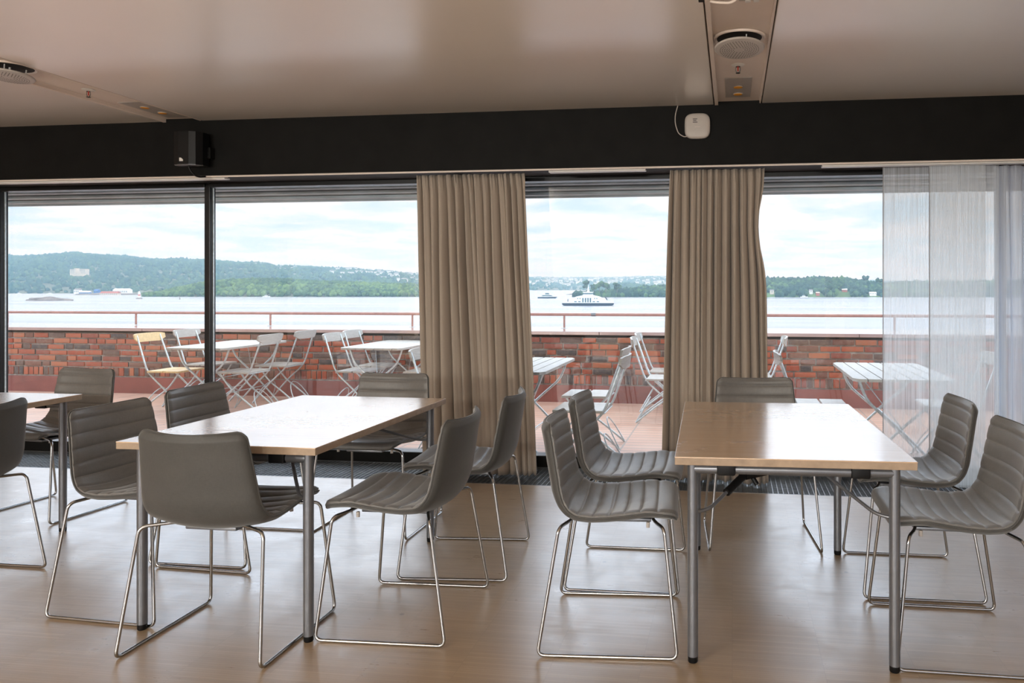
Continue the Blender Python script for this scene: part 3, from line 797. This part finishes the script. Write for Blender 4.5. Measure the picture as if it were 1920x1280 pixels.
# garden tables
def make_gtable():
    r = thing('garden_table', 'x', 'garden table', (0, 0, 0), 0, 'slatted folding garden tables on the terrace')
    w, l, h = .70, 1.20, .726
    t_ = MB(); n = 7; sw = (w-(n-1)*.010)/n
    for i in range(n):
        x0 = -w/2+i*(sw+.010); q = .035 if i in (0, n-1) else 0
        if q:
            s_ = -1 if i == 0 else 1
            pts = [(x0, -l/2), (x0+sw, -l/2), (x0+sw, l/2), (x0, l/2)]
            pts = [(x0 + (q if s_ < 0 else 0), -l/2), (x0+sw-(q if s_ > 0 else 0), -l/2), (x0+sw, -l/2+(.06 if s_ > 0 else 0)), (x0+sw, l/2-(.06 if s_ > 0 else 0)), (x0+sw-(q if s_ > 0 else 0), l/2), (x0+(q if s_ < 0 else 0), l/2), (x0, l/2-(.06 if s_ < 0 else 0)), (x0, -l/2+(.06 if s_ < 0 else 0))]
            t_.prism(pts, h-.022, h)
        else: t_.cbox(x0, x0+sw, -l/2, l/2, h-.022, h, .003)
    t_.build('slatted_top', slatw, r)
    fr = MB()
    for sy in (-1, 1): fr.box(-w/2+.04, w/2-.04, sy*.44-.015, sy*.44+.015, h-.030, h-.022); 
    fr.build('top_frame', galv, r)
    for sy in (-1, 1):
        for sx in (-1, 1):
            y_ = sy*.44+sx*.012
            MB().tube([(sx*.29, y_, h-.03), (sx*.24, y_, .55), (sx*.02, y_, .36), (-sx*.14, y_, .20), (-sx*.33, y_, .0)], .0105, 8, fillet=.12, seg=5).build('leg', galv, r, smooth=60)
    b_ = MB(); b_.tube([(-.14, -.44, .20), (-.14, .44, .20)], .006, 6); b_.tube([(.14, -.44, .20), (.14, .44, .20)], .006, 6); b_.tube([(0, -.44, .36), (0, .44, .36)], .006, 6)
    b_.tube([(.02, -.44, .34), (-.22, 0, h-.03)], .004, 6); b_.tube([(-.02, .44, .34), (.22, 0, h-.03)], .004, 6)
    b_.build('stretchers', galv, r, smooth=60)
    return r
gt = make_gtable()
GT = [(-5.675, 7.98, 'slatted garden table seen behind the dark window mullion'),
      (-3.82, 8.22, 'slatted garden table left of the wide beige curtain'),
      (-1.775, 6.26, 'slatted garden table whose corner shows right of the wide beige curtain'),
      (1.205, 6.15, 'slatted garden table half veiled by the sheer curtain')]
for i, (x, y, lb) in enumerate(GT): place(gt, i, (x, y, ZT), 0, lb)

def make_gchair(slat):
    r = thing('garden_chair', 'x', 'garden chair', (0, 0, 0), 0, 'folding slatted garden chairs on the terrace')
    for (a_, b_) in ((-.18, .005), (.02, .205)):
        MB().cbox(-.205, .205, a_, b_, .432, .452, .004).build('seat_slat', slat, r)
    # curved back slat, tapering at both ends
    n = 14; vs = []; fs = []
    for i in range(n+1):
        u = -1+2*i/n; x_ = .225*u; dy = .035*u*u; hh = .048 if abs(u) < .72 else .048*(1-.75*(abs(u)-.72)/.28)
        zt, zb = .858-abs(u)**6*.012, .858-.048-hh
        for (yy, zv) in ((-.365+dy, zt), (-.347+dy, zt), (-.335+dy, zb), (-.353+dy, zb)): vs.append((x_, yy, zv))
    for i in range(n):
        for q in range(4): fs.append((i*4+q, i*4+(q+1) % 4, (i+1)*4+(q+1) % 4, (i+1)*4+q))
    fs.append((0, 1, 2, 3)); fs.append(tuple(n*4+q for q in range(4)))
    MB().add(vs, fs).build('back_slat', slat, r, smooth=45)
    for sx in (-1, 1):
        X = sx*.185
        MB().tube([(X*.92, -.330, .835), (X, -.20, .47), (X, -.15, .40), (X, .05, .22), (X, .24, .003)], .0095, 8, fillet=.10, seg=5).build('back_leg', galv, r, smooth=60)
        MB().tube([(X*.86, .17, .43), (X*.86, .06, .27), (X*.86, -.12, .14), (X*.86, -.29, .003)], .0095, 8, fillet=.10, seg=5).build('seat_leg', galv, r, smooth=60)
    for (w_, y_, lean) in ((.185, .24, -.10), (.159, -.29, .11)):
        arc = []
        for k_ in range(13):
            a_ = math.pi*k_/12; arc.append((w_*math.cos(a_), y_+lean*1.2*math.sin(a_), .003+.24*math.sin(a_)))
        MB().tube(arc, .006, 6).build('arch_brace', galv, r, smooth=60)
    b_ = MB(); b_.tube([(-.185, -.19, .43), (.185, -.19, .43)], .005, 6); b_.tube([(-.16, .13, .425), (.16, .13, .425)], .005, 6); b_.build('cross_rod', galv, r, smooth=60)
    return r
gw = make_gchair(slatw); gy = make_gchair(slaty)
GC = [(-6.20, 7.78, FX, 'garden chair with yellow new wood slats left of the garden table behind the mullion', 1),
      (-6.30, 8.50, FX, 'garden chair facing right just behind the yellow slatted one', 0),
      (-5.37, 7.79, FNX, 'garden chair facing left, nearest at the right of the table behind the mullion', 0),
      (-5.38, 8.50, FNX, 'garden chair facing left by the brick wall, right of the mullion', 0),
      (-4.14, 8.05, FX, 'nearer garden chair facing right at the garden table left of the wide curtain', 0),
      (-4.20, 8.60, FX, 'farther garden chair facing right at the garden table left of the wide curtain', 0),
      (-3.36, 8.10, FNX, 'garden chair whose seat just shows left of the wide curtain', 0),
      (-2.31, 6.17, FX, 'garden chair half hidden by the left edge of the wide curtain', 0),
      (-1.14, 5.80, FNX, 'nearer garden chair facing left between the two beige curtains', 0),
      (-1.24, 6.54, FNX, 'farther garden chair facing left between the two beige curtains', 0),
      (-.68, 7.80, FX, 'nearer garden chair facing right beside the left edge of the narrower curtain', 0),
      (-.72, 8.46, FX, 'garden chair by the brick wall facing right beside the narrower curtain', 0),
      (.21, 8.12, FNX, 'garden chair by the brick wall facing left, right of the narrower curtain', 0),
      (.69, 6.24, FX, 'garden chair whose white seat shows beyond the right table', 0),
      (1.70, 6.34, FNX, 'garden chair veiled by the sheer curtains', 0)]
nw = 0
for (x, y, rz, lb, yel) in GC:
    if yel: place(gy, 0, (x, y, ZT), rz, lb)
    else: place(gw, nw, (x, y, ZT), rz, lb); nw += 1

# ------------------------------------------------------------------ sea, shores, hills
ZS = -18.
def at(u, D, z=ZS):                   # point on the bearing of photo column u at distance D
    lat = (u-CX)/FPX*D; return Vector((math.cos(YAW)*lat-math.sin(YAW)*D, math.sin(YAW)*lat+math.cos(YAW)*D, z))
def zat(v, D): return CAM_H-(v-CY)/FPX*D
MB().box(-9000, 9000, 40, 12000, ZS-5, ZS).build('ground_sea', sea_mat, None, **S)
MB().box(-60, 60, YP+.2, 40.5, ZS-5, -6).build('ground_shore_slope', ground, None, **S)
ICO = None
def ico():
    bm = bmesh.new(); bmesh.ops.create_icosphere(bm, subdivisions=1, radius=1); bm.verts.index_update()
    v = np.array([x.co[:] for x in bm.verts]); f = np.array([[q.index for q in x.verts] for x in bm.faces]); bm.free(); return v, f
IV, IF = ico()
def npmesh(name, V, F, mats, mi=None, smooth=True):
    me = bpy.data.meshes.new(name); me.vertices.add(len(V)); me.vertices.foreach_set('co', V.astype(np.float32).ravel())
    k_ = F.shape[1]; me.loops.add(F.size); me.loops.foreach_set('vertex_index', F.astype(np.int32).ravel())
    me.polygons.add(len(F)); me.polygons.foreach_set('loop_start', np.arange(0, F.size, k_, dtype=np.int32)); me.polygons.foreach_set('loop_total', np.full(len(F), k_, dtype=np.int32))
    me.update(calc_edges=True)
    if smooth: me.shade_smooth()
    for m in mats: me.materials.append(m)
    o = bpy.data.objects.new(name, me); COL.objects.link(o); return o
def interp(P, u):
    xs = [p[0] for p in P]; return float(np.interp(u, xs, [p[1] for p in P]))
def landmass(name, sky, u0, u1, D0, D1, D2, gmat, fmat, ntree, tr, seed, nu=160, nd=26, rough=.12, cone=0., shape=.55, hcut=0., clear=()):
    """sky: photo skyline (column,row); shore at D0, crest at D1, far side at D2."""
    rng = np.random.default_rng(seed)
    def height(u, q):                 # q in 0..1 from shore to crest, 1..2 beyond
        v = interp(sky, u); H = max(1., zat(v, D1)-ZS-tr*2.6)
        e = min(1, (u-u0)/((u1-u0)*.03)+.05, (u1-u)/((u1-u0)*.03)+.05)
        prof = (math.sin(min(q, 1)*math.pi/2)**(1/shape*.6)) if q <= 1 else max(0, 1-(q-1)**1.5)
        nz = noise.fractal((u*.02+seed, q*3, seed*.7), .8, 2., 5)
        return H*prof*(1+rough*nz*min(1, 2.2*(1-abs(1-q)*.5))*min(1, .08+abs(q-1)*1.6))*e
    def dist(q): return D0+(D1-D0)*q if q <= 1 else D1+(D2-D1)*(q-1)
    vs = []; fs = []
    for j in range(nd+1):
        q = 2*j/nd
        for i in range(nu+1):
            u = u0+(u1-u0)*i/nu; p = at(u, dist(q)); vs.append((p.x, p.y, ZS-.5+height(u, q)))
    for j in range(nd):
        for i in range(nu): a_ = j*(nu+1)+i; fs.append((a_, a_+1, a_+nu+2, a_+nu+1))
    g_ = npmesh(name, np.array(vs), np.array(fs), [gmat]); g_['kind'] = 'structure'
    C = np.zeros((ntree, 3)); Rr = np.zeros((ntree, 3))
    for k_ in range(ntree):
        u = rng.uniform(u0, u1); q = rng.uniform(.0+hcut, 1.12)**(.8 if D1-D0 > 500 else 1.1) if rng.random() < .75 else rng.uniform(.85, 1.1)
        for _t in range(20):
            if not any(abs(u-c_[0]) < c_[1] and c_[2] < q < c_[3] for c_ in clear): break
            u = rng.uniform(u0, u1); q = rng.uniform(.03, 1.1)
        p = at(u, dist(q)); s_ = tr*rng.uniform(.6, 1.25); h_ = height(u, q)
        C[k_] = (p.x, p.y, ZS+h_+s_*.5); Rr[k_] = (s_, s_, s_*(rng.uniform(.8, 1.2) if rng.random() > cone else rng.uniform(1.3, 1.6)))
    jit = 1+rng.uniform(-.13, .13, (ntree, len(IV), 1))
    V = (IV[None]*jit*Rr[:, None, :]+C[:, None, :]).reshape(-1, 3)
    F = (IF[None]+(np.arange(ntree)*len(IV))[:, None, None]).reshape(-1, 3)
    f_ = npmesh(name.replace('ground_', '')+'_forest', V, F, [fmat])
    return g_, f_, height, dist
SK1 = [(-250, 486), (-100, 481), (0, 480), (60, 477), (100, 474), (150, 473), (200, 475), (260, 480), (300, 483), (380, 484), (420, 487), (480, 490), (520, 496), (560, 496), (640, 500), (700, 504), (780, 510), (860, 513), (980, 517)]
g1, f1, h1, d1 = landmass('ground_west_hills', SK1, -700, 980, 1990, 3250, 4600, ground, fol_far, 22000, 6.6, 3, nu=260, rough=.16, cone=.25, clear=((149, 12, .20, .29),))
tag(f1, 'long blue-green wooded ridge across the far shore at left', 'forest', None, 'stuff')
SK2 = [(270, 549), (300, 541), (340, 532), (380, 524), (430, 518), (480, 516), (540, 517), (600, 521), (660, 523), (720, 525), (800, 528), (880, 534), (960, 545), (975, 553)]
g2, f2, h2, d2 = landmass('ground_wooded_island', SK2, 270, 975, 1395, 1480, 1620, ground, fol_isl, 5200, 4.6, 5, shape=.9)
tag(f2, 'bright green wooded island in front of the left ridge', 'forest', None, 'stuff')
SK3 = [(940, 516), (1000, 517), (1060, 518), (1100, 517), (1140, 518), (1180, 516), (1250, 516), (1350, 517), (1500, 521), (1700, 524), (2050, 524)]
g3, f3, h3, d3 = landmass('ground_city_hills', SK3, 930, 2050, 3550, 6200, 8500, ground, fol_far, 7500, 10., 7, nu=220, rough=.12)
tag(f3, 'low distant ridge with scattered houses between the two beige curtains', 'forest', None, 'stuff')
SK4 = [(1105, 542), (1130, 533), (1150, 527), (1172, 525), (1195, 527), (1220, 533), (1300, 538), (1340, 543)]
g4, f4, h4, d4 = landmass('ground_small_hill', SK4, 1105, 1340, 2600, 2750, 2950, ground, fol_far, 1200, 7., 9, shape=.9)
tag(f4, 'small dark wooded knoll behind the white car ferry', 'forest', None, 'stuff')
SK5 = [(1078, 549), (1100, 544), (1130, 541), (1160, 538), (1200, 533), (1250, 529), (1300, 524), (1360, 520), (1420, 518), (1450, 516), (1500, 515.5), (1560, 514.5), (1600, 517), (1625, 521), (1656, 526), (1700, 523), (1800, 522), (1900, 521), (2050, 522)]
g5, f5, h5, d5 = landmass('ground_east_island', SK5, 1078, 2050, 1345, 1455, 1650, lawn, fol_pine, 7500, 4.9, 11, cone=.2, shape=.9, hcut=.0, clear=((1447, 8, -1, .10), (1520, 8, -1, .12), (1533, 8, -1, .08), (1583, 14, -1, .17), (1636, 11, -1, .09)))
tag(f5, 'dark wooded island shore right of the narrower curtain', 'forest', None, 'stuff')

# haze over the fjord
hm = bpy.data.materials.new('fjord_haze'); hm.use_nodes = True; t = NT(hm.node_tree); t.n.clear()
vsn = t.add('ShaderNodeVolumeScatter', None, Color=(.42, .74, 1.0), Density=.00026)
t.add('ShaderNodeOutputMaterial', None, Volume=vsn)
hz = MB().box(-8500, 8500, 300, 10500, ZS+.5, 420).build('haze', hm, None)
tag(hz, 'thin pale blue haze over the water and the far hills', 'haze', None, 'stuff')

# skerry, sea mark, buoys, boats
def blob(name, u, v, D, lx, ly, h, mat, label, cat, seed):
    p = at(u, D); bm = bmesh.new(); bmesh.ops.create_icosphere(bm, subdivisions=4, radius=1)
    for q in bm.verts:
        n_ = noise.fractal(q.co*1.6+Vector((seed, 0, 0)), .8, 2., 4); q.co = Vector((q.co.x*lx*(1+.15*n_), q.co.y*ly*(1+.2*n_), max(-.3, q.co.z)*h*(1+.5*n_)))
    me = bpy.data.meshes.new(name); bm.to_mesh(me); bm.free(); me.materials.append(mat)
    o = bpy.data.objects.new(name, me); COL.objects.link(o); o.location = p; o.rotation_euler.z = YAW
    if label: tag(o, label, cat)
    return o
blob('skerry', 92, 562, 1010, 31, 8, 4.2, rock, 'low dark rock skerry in the water at far left', 'rock', 1)
blob('skerry', 1095, 551, 1700, 40, 8, 3.5, rock, 'thin rock spit in the water left of the white car ferry', 'rock', 4)
p = at(261, 1150)
r = thing('sea_mark', 'small white lighthouse beacon with a red band standing in the water', 'lighthouse', p)
MB().lathe([(4.2, -1), (4.4, .6), (3.4, 1.6), (2.2, 2.0)], n=16).build('rock_base', rock, r, smooth=40)
MB().lathe([(1.9, 2), (1.7, 5)], n=16).build('lower_tower', shipw, r, smooth=40)
MB().lathe([(1.75, 5), (1.6, 6.6)], n=16).build('red_band', redm, r, smooth=40)
MB().lathe([(1.6, 6.6), (1.4, 9.), (2.0, 9.1), (2.0, 9.5), (1.1, 9.6), (1.1, 11), (.2, 11.6)], n=16).build('lantern', shipw, r, smooth=40)
p = at(337, 1120)
r = thing('buoy', 'tiny grey buoy right of the lighthouse beacon', 'buoy', p)
MB().lathe([(1.2, 0), (1.2, .8), (.4, 1.2), (.3, 3.2), (.9, 3.3), (.05, 4.6)], n=12).build('float', rock, r, smooth=40)

def boat(name, label, u, D, L, rz=0., hullc=shipw, h=3.):
    r = thing(name, label, 'boat', at(u, D), YAW+rz, 'small white boats near the far shore')
    b_ = L*.16
    MB().prism([(-L/2, -b_), (L*.3, -b_), (L/2, 0), (L*.3, b_), (-L/2, b_)], 0, h*.4).build('hull', hullc, r)
    MB().cbox(-L*.25, L*.12, -b_*.7, b_*.7, h*.4, h, .1).build('cabin', shipw, r)
    MB().box(-L*.24, L*.125, -b_*.72, b_*.72, h*.6, h*.8).build('cabin_window', shipg, r)
    MB().tube([(-.05*L, 0, h), (-.05*L, 0, h*1.8)], .12, 6).build('mast', shipw, r)
boat('small_boat', 'white boat under the far left shore', 94, 1850, 15)
boat('small_boat', 'white boat at the left end of the far shore, near the frame', 36, 1880, 12)
boat('small_boat', 'white motorboat moored below the left wooded island', 500, 1370, 13)
boat('small_boat', 'white boat by the shore of the right wooded island', 1508, 1320, 13)
# car ferry
def ferry():
    r = thing('car_ferry', 'white double-ended car ferry with dark hull between the two beige curtains', 'ferry', at(1103, 755), YAW)
    L = 51.; B = 6.
    hull = [(-L/2, 1.2), (-L/2+2.6, -.4), (L/2-2.6, -.4), (L/2, 1.2), (L/2, 2.6), (-L/2, 2.6)]
    MB().prism(hull, -B, B, 'y').build('hull', navy, r)
    MB().prism([(-L/2, 2.6), (L/2, 2.6), (L/2-1, 3.6), (L/2-6, 3.8), (L/2-8, 5.6), (-L/2+8, 5.6), (-L/2+6, 3.8), (-L/2+1, 3.6)], -B, B, 'y').build('car_deck', shipw, r)
    MB().prism([(-L/2+8, 5.6), (L/2-7.5, 5.6), (L/2-8, 6.8), (10, 9.2), (5, 10.3), (-5, 10.3), (-11, 9.2), (-L/2+8.5, 6.8)], -B+.3, B-.3, 'y').build('superstructure', shipw, r)
    w = MB()
    for x_ in (-5.6, -3., -.6, 1.8): w.box(x_, x_+1.3, -B-.1, B+.1, 3.3, 7.6)
    for x_ in (-13.5, -9.6, 4.6, 8.6): w.box(x_, x_+2.4, -B-.1, B+.1, 3.5, 4.4)
    for x_ in (-10.5, -8.2, 6.2, 8.4): w.box(x_, x_+.8, -B-.05, B+.05, 6.6, 7.6)
    w.build('windows', shipg, r)
    wh = MB().prism([(-5.2, 10.3), (4.8, 10.3), (4.2, 13.2), (-4.6, 13.2)], -3.6, 3.6, 'y').build('wheelhouse', shipw, r)
    MB().prism([(-5.1, 11.2), (4.7, 11.2), (4.4, 12.5), (-4.8, 12.5)], -3.75, 3.75, 'y').build('bridge_window', shipg, wh)
    MB().cbox(-5.6, 5.2, -4, 4, 13.2, 13.6, .1).build('wheelhouse_roof', shipw, wh)
    m_ = MB(); m_.tube([(0, 0, 13.5), (0, 0, 20.5)], .35, 8, rr=[.55, .2]); m_.tube([(-1.6, 0, 16), (1.6, 0, 16)], .2, 6); m_.tube([(-1, 0, 18), (1, 0, 18)], .15, 6); m_.box(-1.2, 1.2, -.8, .8, 13.6, 15.2); m_.build('mast', shipw, r)
    for x_ in (13.4, 16.6): MB().prism([(x_, 5.6), (x_+2.6, 5.6), (x_+1.8, 7.2), (x_+.6, 8.4), (x_-1, 9.2), (x_+.4, 7.4)], -1.5, 1.5, 'y').build('funnel', navy, r)
    MB().prism([(-19, 5.6), (-16, 5.6), (-15, 7.6), (-16.5, 7.6)], -.8, .8, 'y').build('bow_ramp_mast', shipw, r)
    for x_ in (-20.5, 17.4): MB().box(x_, x_+.6, -.6, .6, 3.8, 6.6).build('deck_post', navy, r)
ferry()
def cat():
    r = thing('passenger_catamaran', 'small dark passenger boat left of the white car ferry', 'boat', at(1027, 1200), YAW)
    L = 31.
    MB().prism([(-L/2, .2), (L/2-3, .2), (L/2, 2.6), (-L/2, 2.2)], -4, 4, 'y').build('hull', navy, r)
    MB().prism([(-L/2, 2.2), (L/2, 2.6), (L/2-3, 3.4), (-L/2, 3.4)], -3.8, 3.8, 'y').build('deck', shipw, r)
    MB().prism([(-9.5, 3.4), (8, 3.4), (5.5, 5.4), (-6.5, 5.6)], -3.6, 3.6, 'y').build('cabin', shipg, r)
    MB().prism([(-8, 5.2), (6.5, 5.2), (4, 6.2), (-5, 6.2)], -3.7, 3.7, 'y').build('cabin_roof', shipw, r)
    MB().prism([(-4, 6.2), (2.6, 6.2), (1.5, 8.6), (-3.4, 8.6)], -1.8, 1.8, 'y').build('wheelhouse', shipg, r)
    MB().box(-3.8, 2, -2, 2, 8.5, 9).build('wheelhouse_roof', shipw, r)
    MB().tube([(-1, 0, 9), (-1, 0, 12)], .2, 6).build('mast', shipw, r)
cat()

# buildings
def house(name, label, p, w, d, h, wall, roof, rz=YAW, cat='house', group=None, parts=True, hip=.35):
    r = thing(name, label, cat, p, rz, group)
    MB().box(-w/2, w/2, -d/2, d/2, -3, h).build('walls', wall, r)
    MB().prism([(-d/2-.4, h), (d/2+.4, h), (0, h+d*hip)], -w/2-.4, w/2+.4, 'x').build('roof', roof, r)
    n = max(1, int(w/4))
    for i in range(n):
        x_ = -w/2+(i+.5)*w/n; MB().box(x_-.8, x_+.8, -d/2-.08, d/2+.08, h*.35, h*.75).build('window', shipg, r)
    return r
def onland(h_, d_, u, q, dz=0.): 
    p = at(u, d_(q)); p.z = ZS-.5+h_(u, q)+dz; return p
# the pale palace-like building half way up the left ridge
def palace():
    q = .08
    for _ in range(60):                                  # walk up the slope to the row the mansion stands on
        if CY-(ZS-.5+h1(149, q)-CAM_H)/d1(q)*FPX <= 517: break
        q += .005
    D = d1(q); p = onland(h1, d1, 149, q, 3.)
    r = thing('hillside_mansion', 'large pale two-winged building half way up the left wooded ridge', 'building', p, YAW)
    k_ = D/FPX
    MB().box(-14.5*k_, -4*k_, -8, 8, -6, 10*k_).build('left_wing', housey, r)
    MB().box(5*k_, 15*k_, -8, 8, -6, 10.5*k_).build('right_wing', housey, r)
    MB().box(-5*k_, 6*k_, -6, 6, -6, 6*k_).build('middle_block', housey, r)
    MB().box(-6*k_, -3*k_, -8.4, 8.4, -6, 11.8*k_).build('tower', housey, r)
    w = MB()
    for x_ in (-13, -11, -9, -7, 6.5, 8.5, 10.5, 12.5):
        for zz1 in (2.5, 5.5, 8): w.box(x_*k_, (x_+.8)*k_, -8.3, 8.3, zz1*k_, (zz1+1.3)*k_)
    w.build('windows', shipg, r)
palace()
def rowq(h_, d_, u, v, q=.01):
    while q < 1 and CY-(ZS-.5+h_(u, q)-CAM_H)/d_(q)*FPX > v: q += .004
    return q
def isl(u, v): return onland(h5, d5, u, rowq(h5, d5, u, v), .5)
def pland(u, D, v): p = at(u, D); p.z = zat(v, D); return p
house('harbour_shed', 'long low red-roofed harbour building on the left shore', pland(207, 1640, 553), 38, 12, 4, housey, roofr, cat='building')
house('harbour_hall', 'long white-roofed harbour hall behind the red-roofed one', pland(230, 1760, 550), 34, 18, 8, housew, housew, cat='building', hip=.2)
house('harbour_shed', 'blue harbour shed on the left shore', pland(160, 1700, 552), 22, 10, 5, bluem, shipw, cat='building')
house('harbour_shed', 'small blue shed beside the red-roofed harbour building', pland(182, 1690, 549), 9, 9, 5, bluem, bluem, cat='building')
house('harbour_shed', 'white harbour shed left of the blue one', pland(146, 1720, 550), 12, 10, 8, shipw, roofg, cat='building')
land = blob('ground_harbour_point', 205, 553, 1680, 75, 40, 4., rock, None, None, 6); land['kind'] = 'structure'
house('cottage', 'grey cottage by the water at the left of the right island', isl(1447, 550), 7, 6, 4.2, housey, roofg)
house('cottage', 'white cottage among the trees in the middle of the right island', isl(1520, 549), 6, 6, 3.6, housew, roofg)
house('cottage', 'small red cottage right of the white cottage', isl(1533, 552), 6, 5, 2.4, roofr, housey)
house('cottage', 'red and white cottage high on the green lawn', isl(1583, 546), 9, 6, 2.4, roofr, housew)
house('cottage', 'long white cottage at the shore near the sheer curtain', isl(1636, 552.5), 12, 6, 2.6, housew, housew)
# scattered houses on the far slopes
hp = [bpy.data.objects.new('hillside_house', None) for _ in range(1)]
def hhouse():
    m_ = MB(); m_.box(-.5, .5, -.4, .4, -.6, .62); m_.m = 1; m_.prism([(-.45, .62), (.45, .62), (0, .92)], -.55, .55, 'x')
    return m_.build('hillside_house', [housew, roofg], None)
bpy.data.objects.remove(hp[0]); hh = hhouse(); rnd = random.Random(21); first = True
def scatter(n, u0, u1, q0, q1, h_, d_, s0, s1, label, group):
    global first
    for _ in range(n):
        u = rnd.uniform(u0, u1); q = rnd.uniform(q0, q1); s_ = rnd.uniform(s0, s1)
        o = hh if first else hh.copy()
        if not first: COL.objects.link(o)
        first = False
        o.location = onland(h_, d_, u, q, s_*.55); o.scale = (s_*rnd.uniform(.9, 1.7), s_, s_*.8); o.rotation_euler = (0, 0, YAW+rnd.uniform(-.5, .5))
        tag(o, label, 'house', group)
scatter(26, 400, 560, .55, .92, h1, d1, 6, 9, 'tiny white house on the upper slope of the left ridge', 'white houses on the upper left ridge')
scatter(70, 620, 800, .35, .9, h1, d1, 8, 12, 'tiny white house on the ridge slope left of the wide curtain', 'white houses on the ridge left of the curtain')
scatter(150, 990, 1255, .12, .85, h3, d3, 11, 18, 'tiny white house on the distant ridge behind the ferries', 'white houses on the distant ridge')
# single trees standing clear of the woods
def tree(u, D, vb, h_, w_, label, mat):
    r = thing('tree', label, 'tree', pland(u, D, vb), 0, 'single trees on the island shore')
    bm = MB(); rr_ = random.Random(int(u))
    for _ in range(9):
        c = Vector((rr_.uniform(-.5, .5)*w_, rr_.uniform(-.5, .5)*w_, h_*rr_.uniform(.5, .95))); s_ = w_*rr_.uniform(.3, .48)
        bm.add([tuple(Vector(v_)*s_*rr_.uniform(.85, 1.15)+c) for v_ in IV], [tuple(int(i) for i in f_) for f_ in IF])
    bm.build('crown', mat, r, smooth=180)
    MB().tube([(0, 0, -2), (0, 0, h_*.6)], w_*.06, 6).build('trunk', rock, r)
tree(1099, 1352, 549, 21, 9, 'tall dark tree at the tip of the island, directly behind the ferry mast', fol_pine)
tree(1113, 1352, 549, 15, 8, 'first tree right of the ferry mast', fol_pine)
tree(1124, 1356, 548, 19, 10, 'broad round tree second right of the ferry mast', fol_isl)
tree(1136, 1356, 549, 18, 10, 'dark round tree third right of the ferry mast', fol_pine)
tree(1157, 1360, 549, 17, 9, 'round tree right of the group behind the ferry', fol_pine)
tree(1623, 1440, 532, 15, 8, 'tall pine breaking the skyline of the right island', fol_pine)
tree(1649, 1440, 534, 15, 8, 'pine on the skyline of the right island beside the sheer curtain', fol_pine)
